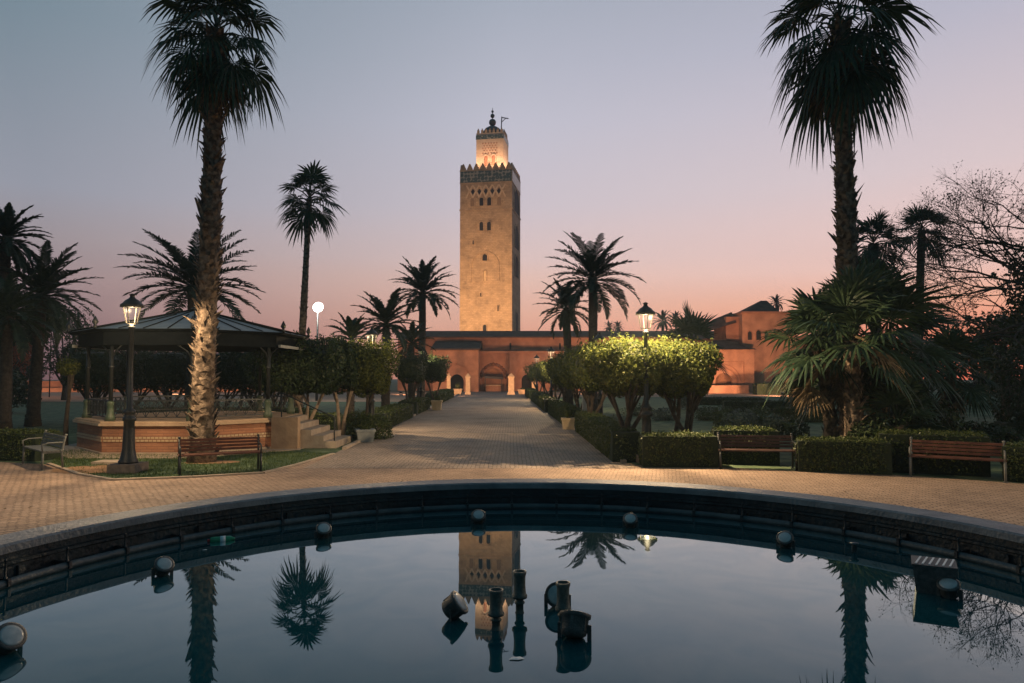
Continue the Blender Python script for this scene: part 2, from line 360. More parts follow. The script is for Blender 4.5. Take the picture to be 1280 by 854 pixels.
structure(m.build('path_kerb', M['slab']))
def in_poly(x, y, P):
    c = False; j = len(P)-1
    for i in range(len(P)):
        if (P[i][1] > y) != (P[j][1] > y) and x < (P[j][0]-P[i][0])*(y-P[i][1])/(P[j][1]-P[i][1])+P[i][0]: c = not c
        j = i
    return c
lawnP = kp+[(-6.2,20.0),(-12.6,20.5)]
m = MB()
for _ in range(26000):
    x, y = R.uniform(-12.6,-4.7), R.uniform(14.5,20.4)
    if not in_poly(x, y, lawnP): continue
    if ((x+9.3)/1.0)**2+((y-16.3)/.7)**2 < 1 and R.random() < .85: continue
    if ((x+7.3)/.7)**2+((y-17.6)/.35)**2 < 1: continue
    a = R.uniform(0, pi); h = R.uniform(.025,.07); w = .006; lx, ly = R.uniform(-.03,.03), R.uniform(-.03,.03)
    m.add([(x-w*cos(a),y-w*sin(a),0),(x+w*cos(a),y+w*sin(a),0),(x+lx,y+ly,h)], [(0,1,2)])
gb = m.build('lawn_grass', M['grass_blade']); gb['kind'] = 'stuff'

# ------------------------------------------------------------------ fountain basin and water
fb = thing('fountain_basin', 'large round stone fountain basin with dark inner wall filling the foreground', 'fountain', PC)
def ringprofile(prof, n=200):
    m = MB(); V = []; F = []; k = len(prof)
    for i in range(n):
        a = 2*pi*i/n
        V += [(r*cos(a), r*sin(a), z) for r, z in prof]
    for i in range(n):
        j = (i+1)%n
        F += [(i*k+q, i*k+(q+1)%k, j*k+(q+1)%k, j*k+q) for q in range(k)]
    m.add(V, F); return m
m = ringprofile([(PR-.03,RZ-.055),(PR+CW,RZ-.055),(PR+CW,RZ-.012),(PR+CW-.015,RZ),(PR-.015,RZ),(PR-.03,RZ-.012)]); m.build('coping', M['coping'], fb)
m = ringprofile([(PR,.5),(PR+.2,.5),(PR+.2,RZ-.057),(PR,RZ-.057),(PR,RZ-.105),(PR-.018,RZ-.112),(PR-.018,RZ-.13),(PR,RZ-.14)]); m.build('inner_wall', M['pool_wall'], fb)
m = ringprofile([(PR+.03,-.05),(PR+.2,-.05),(PR+.2,.498),(PR+.03,.498)]); m.build('outer_wall', M['slab'], fb)
m = MB(); m.lathe([(PR+.02,.45),(PR+.02,.5)], 96); m.build('basin_floor', M['pool_wall'], fb)
pr = PR-.11
pipe = MB(); pipe.tube([(pr*cos(2*pi*i/200), pr*sin(2*pi*i/200), WZ+.02) for i in range(201)], .026, 8); po = pipe.build('water_pipe', M['pipe'], fb)
for i in range(48):                                   # upright spray nozzles and clamps on the pipe
    a = 2*pi*(i+.35)/48
    if sin(a) < -.55: continue
    m = MB(); T = Matrix.Translation((pr*cos(a), pr*sin(a), WZ+.045))
    h = R.uniform(.07,.12)
    m.lathe([(.012,-.012),(.012,.012),(.006,.018),(.006,h-.014),(.009,h-.01),(.003,h)], 8, T)
    Q = Matrix.Rotation(a, 4, 'Z'); m.box(pr-.034, pr+.1, -.01, .01, WZ+.008, WZ+.05, Q)
    m.build('spray_nozzle', M['iron'], po)
for i in range(9):                                    # vertical overflow straps on the wall
    a = radians(18+i*18+R.uniform(-4,4)); Q = Matrix.Rotation(a, 4, 'Z'); m = MB(); m.box(PR-.022, PR-.0005, -.025, .025, WZ-.05, RZ-.15, Q); m.build('wall_strap', M['pool_wall'], fb)
m = MB(); nn = 120; m.add([(PC.x+(PR+.02)*cos(2*pi*i/nn), PC.y+(PR+.02)*sin(2*pi*i/nn), WZ) for i in range(nn)], [tuple(range(nn))])
structure(m.build('pool_water', M['water']))

def pool_lamp(px, py, diam, tilt, yaw, label, up=.02, lensz=None, group='round underwater lamps in the fountain'):
    p = at(px, py, WZ)
    t = thing('pool_lamp', label, 'fountain lamp', p, radians(yaw), group); t.scale = (PK,)*3
    r = diam/2; L = diam*.72
    # can axis points to +X in local space, tilted up
    A = Matrix.Translation((0,0,r*.55+up)) @ Matrix.Rotation(radians(90-tilt), 4, 'Y') @ Matrix.Translation((0,0,-L*.45))
    m = MB(); m.lathe([(r*.55,0),(r*.78,L*.12),(r*.84,L*.3),(r*.86,L*.78),(r*.98,L*.82),(r*1.0,L*.97),(r*.86,L)], 28, A)
    for k in range(6): a = k*pi/3; m.box(r*.8*cos(a)-.012, r*.8*cos(a)+.012, r*.8*sin(a)-.012, r*.8*sin(a)+.012, L*.25, L*.8, A)
    m.build('lamp_can', M['lamp_body'], t)
    m = MB(); m.lathe([(r*.84,L*.985),(r*.6,L*1.03),(.01,L*1.05)], 28, A); m.build('lens', M['lens'], t)
    m = MB()
    for s in (-1,1): m.bar((0, s*r*.95, -.4), (0, s*r*.95, r*.9), .04, .015, (1,0,0))
    m.bar((0,-r*.95,-.38),(0,r*.95,-.38),.04,.015); m.build('bracket', M['lamp_body'], t)
    return t
def yaw_to(px, py, tx=0, ty=0):
    p = at(px, py, WZ); return math.degrees(atan2(ty-p.y, tx-p.x))
G = None
pool_lamp(598,654,.24,50,yaw_to(598,654,.143,2),'round fountain lamp by the far pool wall, in line with the minaret reflection')
pool_lamp(788,659,.24,50,yaw_to(788,659,.143,2),'round fountain lamp by the far pool wall, next to the reflected street lantern')
pool_lamp(404,672,.24,52,yaw_to(404,672,.143,2),'round fountain lamp near the thin palm reflection, right of the green bottle')
pool_lamp(203,719,.24,48,yaw_to(203,719,.143,2.4),'round fountain lamp left of the thick palm trunk reflection and the green bottle')
pool_lamp(7,815,.27,40,yaw_to(7,815,.5,2),'round fountain lamp cut off by the left edge of the picture')
pool_lamp(982,684,.24,48,yaw_to(982,684,.143,2),'round fountain lamp left of the right palm trunk reflection')
pool_lamp(1187,747,.24,62,yaw_to(1187,747,1,2.5),'round fountain lamp in front of the striped square drain box')
pool_lamp(566,772,.27,38,-8,'small tilted lamp in the pool centre, left of the three nozzles', .03)
pool_lamp(697,757,.27,12,yaw_to(697,757,-.2,0),'round lamp standing upright behind the right fountain nozzle in mid pool', .05)
pool_lamp(718,798,.31,62,72,'largest pool lamp seen from behind, in front of the right nozzle', .03)

def jet(px, py, top, label):
    p = at(px, py, WZ); h = (Z(top, p.y)-WZ)/PK
    t = thing('fountain_nozzle', label, 'fountain nozzle', p, 0, 'three bronze nozzles in the fountain centre'); t.scale = (PK,)*3
    m = MB(); m.lathe([(.05,-.4),(.05,.0),(.042,.02),(.042,h*.22),(.055,h*.23),(.055,h*.27),(.042,h*.29),(.045,h*.33)], 20); m.build('stem', M['bronze'], t)
    m = MB(); m.lathe([(.045,h*.33),(.08,h*.36),(.084,h*.42),(.07,h*.46),(.062,h*.66),(.064,h*.88),(.074,h*.94),(.074,h),(.058,h),(.055,h*.9)], 24); m.build('barrel', M['bronze'], t)
jet(620,787,737,'bronze fountain nozzle standing in the minaret reflection, left of the other two')
jet(649.5,766,714,'bronze fountain nozzle farthest from the camera, middle of the three')
jet(704,783,728,'bronze fountain nozzle between the upright lamp and the largest lamp')

p = at(1168,738,WZ); dg = thing('drain_box', 'dark square overflow box with white striped grille top beside pool wall', 'drain box', p, radians(-28)); dg.scale = (PK*.86,)*3
m = MB(); w0, w1, hh = .19, .26, .36
m.frustum([(-w0,-w0),(w0,-w0),(w0,w0),(-w0,w0)], -.3, [(-w1,-w1),(w1,-w1),(w1,w1),(-w1,w1)], hh); m.box(-w1-.01,w1+.01,-w1-.01,w1+.01,hh+.002,hh+.03)
m.build('box_body', M['lamp_body'], dg)
m = MB()
for k in range(6):
    x = -.2+k*.08; m.bar((x-.02,-.22,hh+.036),(x+.05,.22,hh+.036),.022,.01)
m.build('grille', M['white'], dg)
p = at(1068,690,WZ); dp = thing('drain_pipe', 'short grey upright pipe stub in the water left of the drain box', 'pipe', p); dp.scale = (PK,)*3
m = MB(); m.lathe([(.035,-.3),(.035,.1),(.06,.11),(.06,.13)], 14); m.build('pipe_stub', M['pipe'], dp)
p = at(279,676,WZ); bt = thing('plastic_bottle', 'green plastic bottle with white label floating by the left pool wall', 'bottle', p, radians(22)); bt.scale = (PK*1.1,)*3
A = Matrix.Translation((0,0,.02)) @ Matrix.Rotation(radians(90), 4, 'Y')
m = MB(); m.lathe([(.02,-.17),(.042,-.165),(.045,-.1),(.043,-.05),(.045,.04),(.042,.09),(.016,.14),(.015,.155)], 14, A); m.build('bottle_body', M['bottle'], bt)
m = MB(); m.lathe([(.047,-.04),(.047,.03)], 14, A); m.build('bottle_label', M['white'], bt)
m = MB(); m.lathe([(.018,-.205),(.018,-.171)], 10, A); m.build('bottle_cap', M['red'], bt)
for (px, py, s, lab) in ((265,668,.05,'small white scrap of litter beside the green bottle on pool wall pipe'),(256,688,.035,'tiny white scrap floating below the green bottle'),(646,824,.07,'pale scrap floating in front of the fountain nozzles')):
    p = at(px, py, WZ); s *= PK; m = MB()
    m.add([(-s,-s*.4,.003),(s*.2,-s*.5,.004),(s,0,.003),(s*.4,s*.5,.005),(-s*.7,s*.4,.003),(0,0,.006)], [(0,1,5),(1,2,5),(2,3,5),(3,4,5),(4,0,5),(4,3,2,1,0)])
    tag(m.build('litter_scrap', M['white'], None, p), lab, 'litter', 'scraps of litter in the pool')

# ------------------------------------------------------------------ the minaret
MD = 172; MA = radians(9.5); ms = 12.8
mc = Vector((X(607,MD), MD, 0))
# front face centre sits on px 607; rotate so that the right flank shows
ctr = mc+Vector((sin(MA)*0, 0, 0))
ctr = Vector((X(607,MD)+sin(MA)*ms/2+0.0, MD+cos(MA)*ms/2, 0))
mn = thing('minaret', 'tall square sandstone minaret with tiled band and domed lantern, floodlit', 'minaret', ctr, -MA)
def Zm(py): return Z(py, MD)
hs = ms/2
zt = Zm(212)
m = MB(); m.box(-hs,hs,-hs,hs,0,zt); m.build('shaft', M['minaret'], mn)
m = MB(); b0, b1 = Zm(227.5), Zm(213.5)
for (x0,x1,y0,y1) in ((-hs+.1,hs-.1,-hs-.08,-hs-.003),(hs+.003,hs+.08,-hs+.1,hs-.1),(-hs-.08,-hs-.003,-hs+.1,hs-.1)): m.box(x0,x1,y0,y1,b0,b1)
m.build('tile_band', M['tiles'], mn)
for z, hgt, o in ((Zm(262.5),.35,.14),(Zm(228.6),.2,.1),(Zm(213.2),.25,.12),(Zm(289),.16,.1)):
    m = MB()
    if z == Zm(289): m.box(-2.3,1.3,-hs-o,-hs-.003,z,z+hgt)
    else: m.box(-hs-o,hs+o,-hs-o,hs+o,z,z+hgt)
    m.build('cornice', M['minaret'], mn)
for z in (Zm(352.6), Zm(258.5)): MB().box(-3.6,3.6,-hs-.14,-hs-.004,z,z+.25).build('ledge', M['minaret'], mn)
def merlons(s, z, h, n, mat_, parent, off=0):
    m = MB(); w = 2*s/n; t = .45
    for side in range(4):
        Q = Matrix.Rotation(side*pi/2, 4, 'Z')
        for k in range(n):
            c = -s+w*(k+.5)
            pts = [(-.46*w,0),(.46*w,0),(.40*w,h*.3),(.28*w,h*.52),(.2*w,h*.72),(.08*w,h),(-.08*w,h),(-.2*w,h*.72),(-.28*w,h*.52),(-.40*w,h*.3)]
            vs = [Q @ Vector((c+a, -s+d, z+b)) for d in (0,t) for a, b in pts]; q = len(pts)
            if side % 2 and k in (0,): pass
            m.add(vs, [tuple(range(q)), tuple(range(2*q-1,q-1,-1))]+[(i+q, (i+1)%q+q, (i+1)%q, i) for i in range(q)])
    m.build('merlons', mat_, parent)
merlons(hs+.02, zt+.002, Zm(204)-zt, 8, M['minaret'], mn)
def archpts(w, h, n=8):     # arch outline, base centre at origin (x, z); horseshoe-less pointed head
    r = w/2; pts = [(-r,0),(-r,h-r)]
    pts += [(-r*cos(pi*i/(2*n)), h-r+r*1.05*sin(pi*i/(2*n))) for i in range(1,n)]
    pts += [(0,h+r*.08)]+[(r*cos(pi*i/(2*n)), h-r+r*1.05*sin(pi*i/(2*n))) for i in range(n-1,0,-1)]+[(r,h-r),(r,0)]
    return pts
def face_panel(m, pts, x, z, y0, y1, Q=None):   # solid panel, outline in xz, from y0 (back) to y1 (front, smaller y)
    q = len(pts); vs = [Vector((x+a, y, z+b)) for y in (y1,y0) for a, b in pts]
    if Q: vs = [Q @ v for v in vs]
    m.add(vs, [tuple(range(q-1,-1,-1)), tuple(range(q,2*q))]+[(i, (i+1)%q, (i+1)%q+q, i+q) for i in range(q)])
def arch_band(m, w, h, t, x, z, y0, y1, Q=None, n=8):
    a = archpts(w, h, n); b = archpts(w+2*t, h+t, n); q = len(a)
    vs = [Vector((x+p[0], y, z+p[1])) for y in (y1,y0) for p in a+b]
    if Q: vs = [Q @ v for v in vs]
    fs = []
    for i in range(q-1):
        fs += [(i, i+1, q+i+1, q+i), (2*q+i, 3*q+i, 3*q+i+1, 2*q+i+1), (i, 2*q+i, 2*q+i+1, i+1), (q+i, q+i+1, 3*q+i+1, 3*q+i)]
    fs += [(0, q, 3*q, 2*q), (q-1, 3*q-1, 4*q-1, 2*q-1)]
    m.add(vs, fs)
def window(px, ytop, ybot, wpx, parent, d=MD, fy=-hs, Q=None, cx=607, lit=False):
    w = wpx/FPX*d; x = (px-cx)/FPX*d*1.0; z = Z(ybot,d); h = Z(ytop,d)-z
    m = MB(); arch_band(m, w, h, .22, x, z, fy-.003, fy-.3, Q); fr = m.build('window', M['minaret'], parent)
    m = MB(); face_panel(m, archpts(w,h), x, z, fy-.002, fy-.05, Q); m.build('window_panel', M['stone'] if lit else M['dark'], fr)  # solid panel, its dark colour paints the shade of an opening
for a in ((601.5,277.5,288.5,4.8),(611.3,277.5,288.5,4.8),(606,318,326,6),(601.5,247,258,5),(611.5,247,258,5),(606,406,415,4.5),(601,366,371,1.6),(623,382,389,1.6),(591,300,305,1.6)): window(*a, mn)
window(606,339,351.5,3,mn,lit=True)  # pale stone colour stands in for the glow of this niche
m = MB(); arch_band(m, 34/FPX*MD, (352-316)/FPX*MD, .3, (606-607)/FPX*MD, Zm(352), -hs-.003, -hs-.22, n=10); m.build('blind_arch', M['minaret'], mn)
# interlaced arch relief above the upper windows, paler colour standing in for relief lighting
m = MB()
for k in range(6):
    x = -4.0+k*1.6
    for q in (-1,1):
        m.bar((x-q*.8,-hs-.14,Zm(247)),(x,-hs-.14,Zm(238)),.34,.27,(0,1,0)); m.bar((x,-hs-.15,Zm(238)),(x+q*.8,-hs-.15,Zm(231.5)),.34,.28,(0,1,0))
m.build('interlaced_relief', mat('lightened_stone', (.58,.44,.30), .85, (.68,.52,.36), 3, .3), mn)
for k in range(5):
    x = -3.2+k*1.6; m = MB(); m.add([(x+a,-hs+y,Zm(239.2)+b) for y in (-.03,-.002) for a, b in ((0,-.75),(.5,0),(0,.75),(-.5,0))], [(3,2,1,0),(4,5,6,7),(0,1,5,4),(1,2,6,5),(2,3,7,6),(3,0,4,7)]); m.build('relief_shade', M['dark'], mn)  # near-black diamonds paint shade into the relief hollows
for k in (-1,1):
    m = MB(); arch_band(m, .9, 2.0, .25, k*3.3, Zm(257.5), -hs-.003, -hs-.25); fr = m.build('end_niche', M['minaret'], mn)
    m = MB(); face_panel(m, archpts(.9,2.0), k*3.3, Zm(257.5), -hs-.002, -hs-.04); m.build('niche_back', mat('shaded_stone', (.24,.165,.105), .9, (.30,.21,.14), 3, .3), fr)  # darker stone colour stands in for shade in the end niches
MB().box(-hs+.5,hs-.5,-hs-.1,-hs-.004,Zm(230.6),Zm(229.9)).build('ledge', M['minaret'], mn)
Qs = Matrix.Rotation(pi/2, 4, 'Z')
for (y0,y1,w,x) in ((262,234,7.5,0),(308,280,6,0),(345,318,5,0),(420,390,4,0)):
    z = Zm(y0); m = MB(); arch_band(m, w, Zm(y1)-z, .4, x, z+.4, -hs-.003, -hs-.18, Qs); fr = m.build('side_window', M['minaret'], mn)
    m = MB(); face_panel(m, archpts(w,Zm(y1)-z), x, z+.4, -hs-.002, -hs-.06, Qs); m.build('window_panel', M['dark'], fr)
# lantern tower
ls = 3.42; ly = -.3; lz0 = zt-.3; lz1 = Zm(164)
Lc = Vector((.35, 0, 0))
lt = bpy.data.objects.new('lantern_turret', None)
m = MB(); m.box(-ls+Lc.x,ls+Lc.x,-ls,ls,lz0,lz1+.6)
lto = m.build('lantern_turret', mat('turret_stone', (.52,.38,.26), .85, (.64,.48,.34), .8, .4, 5), mn)
m = MB(); m.box(-ls-.08+Lc.x,ls+.08+Lc.x,-ls-.08,ls+.08,Zm(169),Zm(163.6)); m.build('turret_tile_band', M['tiles'], lto)
merlo = MB()
for k in range(7):
    c = -ls+(k+.5)*2*ls/7+Lc.x
    for yy in (-ls, ls-.3): merlo.box(c-.3,c+.3,yy,yy+.3,lz1+.602,lz1+1.35); merlo.box(c-.12,c+.12,yy+.02,yy+.28,lz1+1.352,lz1+1.75)
for k in range(1,6):
    c = -ls+(k+.5)*2*ls/7
    for xx in (-ls+Lc.x, ls-.3+Lc.x): merlo.box(xx,xx+.3,c-.3,c+.3,lz1+.603,lz1+1.35); merlo.box(xx+.02,xx+.28,c-.12,c+.12,lz1+1.353,lz1+1.75)
merlo.build('turret_merlons', M['minaret'], lto)
m = MB()
for r_ in range(5):
    for k in range(6):
        x = -1.75+k*.7+(.35 if r_%2 else 0)+Lc.x; z = Zm(187)+r_*.62
        if x > 2.2: continue
        m.add([(x-.2,-ls-.04,z),(x,-ls-.04,z-.27),(x+.2,-ls-.04,z),(x,-ls-.04,z+.27),(x-.2,-ls-.002,z),(x,-ls-.002,z-.27),(x+.2,-ls-.002,z),(x,-ls-.002,z+.27)], [(3,2,1,0),(0,1,5,4),(1,2,6,5),(2,3,7,6),(3,0,4,7)])
m.build('lattice_panel', M['trim'], lto)
for dx in (-.95,.95):
    m = MB(); arch_band(m, .9, 2.6, .25, dx+Lc.x, Zm(203), -ls-.003, -ls-.2); fr = m.build('turret_window', lto.data.materials[0], lto)
    m = MB(); face_panel(m, archpts(.9,2.6), dx+Lc.x, Zm(203), -ls-.002, -ls-.05); m.build('window_panel', M['trim'], fr)
m = MB(); m.lathe([(2.45,lz1+.602),(2.5,lz1+1.2),(2.3,lz1+2.0),(1.8,lz1+2.7),(1.0,lz1+3.2),(.2,lz1+3.4)], 24, Matrix.Translation(Lc)); m.build('dome', mat('dome_stone', (.05,.06,.06), .7, (.09,.1,.095), 2), mn)
m = MB(); m.tube([(Lc.x,0,lz1+3.3),(Lc.x,0,Zm(123))], [.16,.06], 8)
for py, r_ in ((142,.92),(133.4,.55),(127.8,.33)): m.ball((Lc.x,0,Zm(py)), r_)
m.build('finial', mat('copper_balls', (.10,.085,.07), .45, (.15,.125,.1), 3, metal=.5), mn)
m = MB(); m.bar((2.7,-1,lz1+.6),(2.9,-1,Zm(137)),.22); m.bar((2.85,-1,Zm(138)),(4.6,-1,Zm(140)),.2); m.bar((2.85,-1,Zm(144)),(3.9,-1,Zm(139.4)),.14)
m.build('flag_gallows', M['iron'], mn)
for dx, dy in ((-3.6,-5.6),(.4,-5.7),(3.4,-5.6),(5.6,-2),(5.6,1.5)):           # uplights hidden behind the parapet, as on the real tower
    fl = MB(); fl.box(dx-.2,dx+.2,dy-.12,dy+.12,zt,zt+.25); f = fl.build('turret_uplight', M['iron'], mn)
    tx = max(-2.6,min(2.9,dx)) if dy < -4 else 3.8; ty = -ls if dy < -4 else dy
    spot(mn, (dx,dy,zt+.3), (tx,ty,zt+7), 2200, (1,.62,.40), 120, .2, .8)

# ------------------------------------------------------------------ mosque and gate buildings
mq = thing('mosque', 'long low red plastered mosque with tiled roof and arched doorways', 'mosque', (0,97,0))
def wbox(name, x0, x1, y0, y1, z0, z1, mt, parent=mq, oy=97):
    return MB().box(x0, x1, y0-oy, y1-oy, z0, z1).build(name, mt, parent)
wbox('rear_wall', X(497,100), X(930,100), 100, 101, 0, Z(422,100), M['plaster'])
m = MB(); x0, x1 = X(495,100), X(931,100); m.add([(x0,2.6,7.35),(x1,2.6,7.35),(x1,9,Z(415,106)),(x0,9,Z(415,106)),(x0,2.6,7.5),(x1,2.6,7.5),(x1,9,Z(415,106)+.15),(x0,9,Z(415,106)+.15)], [(0,3,2,1),(4,5,6,7),(0,1,5,4),(1,2,6,5),(2,3,7,6),(3,0,4,7)])
m.build('roof', M['tile_roof'], mq)
def arch_wall(x0, x1, z1, arches, y0, y1, n=10):     # solid wall slab with arched openings from the ground up
    me = bmesh.new()
    def quad(*p): me.faces.new([me.verts.new(v) for v in p])
    def slab(xa, xb, za0, za1):                      # front and back panes between two columns, lower edge za0..za1
        for y, fl in ((y0,1),(y1,-1)):
            p = [(xa,y,za0),(xb,y,za1),(xb,y,z1),(xa,y,z1)]; quad(*(p if fl > 0 else p[::-1]))
    x = x0
    for c, w, h in sorted(arches):
        slab(x, c-w/2, 0, 0); P = [(c+a, b) for a, b in archpts(w, h, n)]
        for p, q in zip(P[:-1], P[1:]):
            if q[0]-p[0] > 1e-5: slab(p[0], q[0], p[1], q[1])
            quad((p[0],y0,p[1]),(p[0],y1,p[1]),(q[0],y1,q[1]),(q[0],y0,q[1]))
        x = c+w/2
    slab(x, x1, 0, 0)
    quad((x0,y0,0),(x0,y0,z1),(x0,y1,z1),(x0,y1,0)); quad((x1,y0,0),(x1,y1,0),(x1,y1,z1),(x1,y0,z1)); quad((x0,y0,z1),(x1,y0,z1),(x1,y1,z1),(x0,y1,z1))
    bmesh.ops.remove_doubles(me, verts=me.verts[:], dist=1e-4); me.verts.index_update(); m = MB()
    m.add([v.co[:] for v in me.verts], [[v.index for v in f.verts] for f in me.faces]); me.free(); return m
YA = 94
xa0, xa1 = X(541,YA), X(598,YA); ac = X(571,YA)
arch_wall(xa0, xa1, Z(438,YA), [(ac, 17/FPX*YA, Z(468.5,YA))], YA-97, YA-96.2).build('side_wall', M['plaster2'], mq)
wbox('side_wall_return', xa1-.8, xa1, YA+.803, 99.99, 0, Z(438,YA)-.003, M['plaster2'])
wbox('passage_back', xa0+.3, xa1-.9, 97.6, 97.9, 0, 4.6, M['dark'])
m = MB(); arch_band(m, 27/FPX*YA, Z(457.5,YA)-1.2, .25, ac, 1.2, YA-97-.003, YA-97-.12); m.build('arch_moulding', M['trim'], mq)
m = MB(); zz = Z(438,YA)
m.add([(xa0-.3,YA-97.3,zz),(xa1+.2,YA-97.3,zz),(xa1+.2,2.98,Z(428,99)),(xa0-.3,2.98,Z(428,99)),(xa0-.3,YA-97.3,zz+.2),(xa1+.2,YA-97.3,zz+.2),(xa1+.2,2.98,Z(428,99)+.2),(xa0-.3,2.98,Z(428,99)+.2)], [(0,3,2,1),(4,5,6,7),(0,1,5,4),(1,2,6,5),(2,3,7,6),(3,0,4,7)])
m.build('lean_to_roof', M['tile_roof'], mq)
# portal bay
YP = 98; xp0, xp1 = xa1+.003, X(637,YP); pc = X(617,YP)
arch_wall(xp0, xp1, Z(440,YP), [(pc, 27/FPX*YP, Z(461,YP))], YP-97, YP-96.2).build('portal_wall', M['plaster'], mq)
wbox('portal_recess', xp0+.2, xp1, 99.3, 99.6, 0, 4.8, M['plaster2'])
m = MB()      # lobed moulding round the portal arch
for k in range(15):
    t = k/14; a = pi*(1-t); w2, h2 = 1.72, 1.55
    zc = 1.9+h2*sin(a)*(1+.12*(1-abs(2*t-1))); m.ball((pc+w2*cos(a), YP-97-.02, zc), .23, 10)
m.build('lobed_moulding', mat('dark_moulding', (.16,.07,.04), .9, (.22,.10,.06), 3), mq)
wbox('string_course', xp0, X(900,97), 96.8, 96.997, Z(441,97), Z(439,97), M['trim'])
YR = 97; arcs = []
arch_wall(xp1+.003, X(893,YR), Z(440,YR), [(X(659,YR),1.5,2.2),(X(700,YR),1.8,2.4),(X(745,YR),1.8,2.4),(X(790,YR),1.8,2.4),(X(840,YR),1.8,2.4)], 0, .8).build('front_wall', M['plaster'], mq)
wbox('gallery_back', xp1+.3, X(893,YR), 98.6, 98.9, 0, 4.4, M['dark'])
for px in (659,700,745,790,840):
    m = MB(); arch_band(m, 2.5, 3.0, .22, X(px,YR), .3, -.003, -.12); m.build('arch_moulding', M['trim'], mq)
wbox('terrace_slab', X(541,YR), X(893,YR), 97.85, 99.9, Z(440,YR)-.2, Z(440,YR)-.003, M['plaster'])
for px in (700,638,602):
    wbox('wall_slit', X(px,100)-.12, X(px,100)+.12, 99.94, 99.998, 5.7, 6.6, M['dark'])
# shelter stall in the portal
st = thing('market_stall', 'small stall under a dark awning inside the lobed portal', 'stall', (pc,96.3,0))
m = MB(); m.add([(-1.15,-.7,2.0),(1.35,-.7,1.9),(1.2,.6,2.3),(-1.0,.6,2.35),(-1.15,-.7,1.75),(1.35,-.7,1.6)], [(0,1,2,3),(0,4,5,1)]); m.build('awning', M['iron'], st)
m = MB(); m.box(-1.1,1.0,-.5,.4,0,.75); m.build('counter', M['terracotta'], st)
m = MB(); m.box(-1.15,1.05,-.55,.45,.752,.85); m.build('counter_top', M['stone'], st)
for x in (-1.05,1.15):
    m = MB(); m.bar((x,-.6,0),(x,-.6,1.9),.08); m.build('post', M['iron'], st)

# gate block on the right
gt = thing('gatehouse', 'red plastered gatehouse with hip roof and three arched windows', 'gatehouse', (X(962,90),90,0))
gx0, gx1 = X(929,90)-X(962,90), X(996,90)-X(962,90); gz = Z(389.5,90)
MB().box(gx0,gx1,0,8,0,gz-.25).build('tower_wall', M['plaster2'], gt)
MB().box(gx0-.15,gx1+.15,-.15,8.15,gz-.248,gz).build('parapet', M['trim'], gt)
m = MB(); e = [(gx0+.5,.8),(gx1-1.6,.8),(gx1-1.6,7),(gx0+.5,7)]; zc = Z(376,94); cx_ = X(956,94)-X(962,90)
m.add([(*p,gz-.05) for p in e]+[(cx_-.4,3.9,zc),(cx_+.4,3.9,zc)], [(0,1,5,4),(1,2,5),(2,3,4,5),(3,0,4),(3,2,1,0)]); m.build('hip_roof', M['tile_roof'], gt)
for px, t, b, w in ((938,414.5,425,5),(949,413,425,6),(959,414,425,5)):
    ww = w/10; x = X(px,90)-X(962,90); z = Z(b,90); h = Z(t,90)-z
    m = MB(); arch_band(m, ww, h, .12, x, z, -.003, -.1); fr = m.build('window', M['trim'], gt)
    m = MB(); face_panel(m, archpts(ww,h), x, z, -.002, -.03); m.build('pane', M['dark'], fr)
m = MB(); m.box(gx0-1.6,gx0-.003,1.5,7,0,Z(396,91.5)); m.build('side_wing', M['plaster'], gt)
m = MB(); x0, x1 = gx0-4.2, gx0-.4; zb, zc = Z(406,92), Z(397,92)
m.add([(x0,1,zb-.9),(x1,1,zb+.2),(x1,8,zb+.2),(x0,8,zb-.9),(x0+1.3,3,zc-.2),(x1,3,zc+.8)], [(0,1,5,4),(1,2,5),(2,3,4,5),(3,0,4),(3,2,1,0)]); m.build('wing_roof', M['tile_roof'], gt)
MB().box(gx1+.003,gx1+12,2,8,0,Z(420,92)).build('long_wing', M['plaster'], gt)
# arched porch in front of the gatehouse
ap = thing('arched_porch', 'orange plastered porch with round arched doorway and hipped tile roof', 'porch', (X(905,88),88,0))
px0, px1 = X(880,88)-X(905,88), X(943,88)-X(905,88); pz = Z(437,88)
arch_wall(px0, px1, pz, [(0, 2.1, Z(467,88))], 0, .6).build('porch_wall', M['plaster2'], ap)
MB().box(px1-.6,px1,.603,6,0,pz).build('porch_side', M['plaster2'], ap)
MB().box(px0,px1-.7,1.8,2,0,pz-.2).build('porch_back', M['terracotta'], ap)
m = MB(); arch_band(m, 3.0, Z(462,88)-.9, .16, 0, .9, -.003, -.1); arch_band(m, 3.9, Z(457.5,88)-.9, .12, 0, .9, -.003, -.07); m.build('arch_moulding', M['trim'], ap)
m = MB(); m.box(-2.5,2.5,-.06,-.003,Z(452.6,88),Z(451.6,88)); m.box(2.38,2.5,-.06,-.003,.9,Z(452.7,88)); m.build('frame_moulding', M['trim'], ap)
m = MB(); zc = Z(425,90); m.add([(px0-.3,-.35,pz),(px1+.3,-.35,pz),(px1+.3,6.3,pz),(px0-.3,6.3,pz),(px0+2,2.6,zc),(px1-2.6,2.6,zc)], [(0,1,5,4),(1,2,5),(2,3,4,5),(3,0,4),(3,2,1,0)]); m.build('hipped_roof', M['tile_roof'], ap)
lw = MB().box(X(886,85),X(936,85),85,85.5,0,.95).build('low_wall', M['plaster2']); tag(lw, 'low orange wall running in front of the arched porch', 'wall')
# low red boundary wall to the left, seen between the tree trunks
bw = thing('boundary_wall', 'long low red wall seen between the tree trunks on the left', 'wall', (0,95,0))
MB().box(-75, X(497,100)-.3, 0, .5, 0, 1.25).build('wall_body', M['plaster'], bw)
MB().box(-75, X(497,100)-.3, -.06, .56, 1.252, 1.4).build('wall_cap', M['trim'], bw)
MB().box(-75, X(497,100)-.3, -3.2, -2.7, 0, .55).build('wall_step', M['plaster2'], bw)

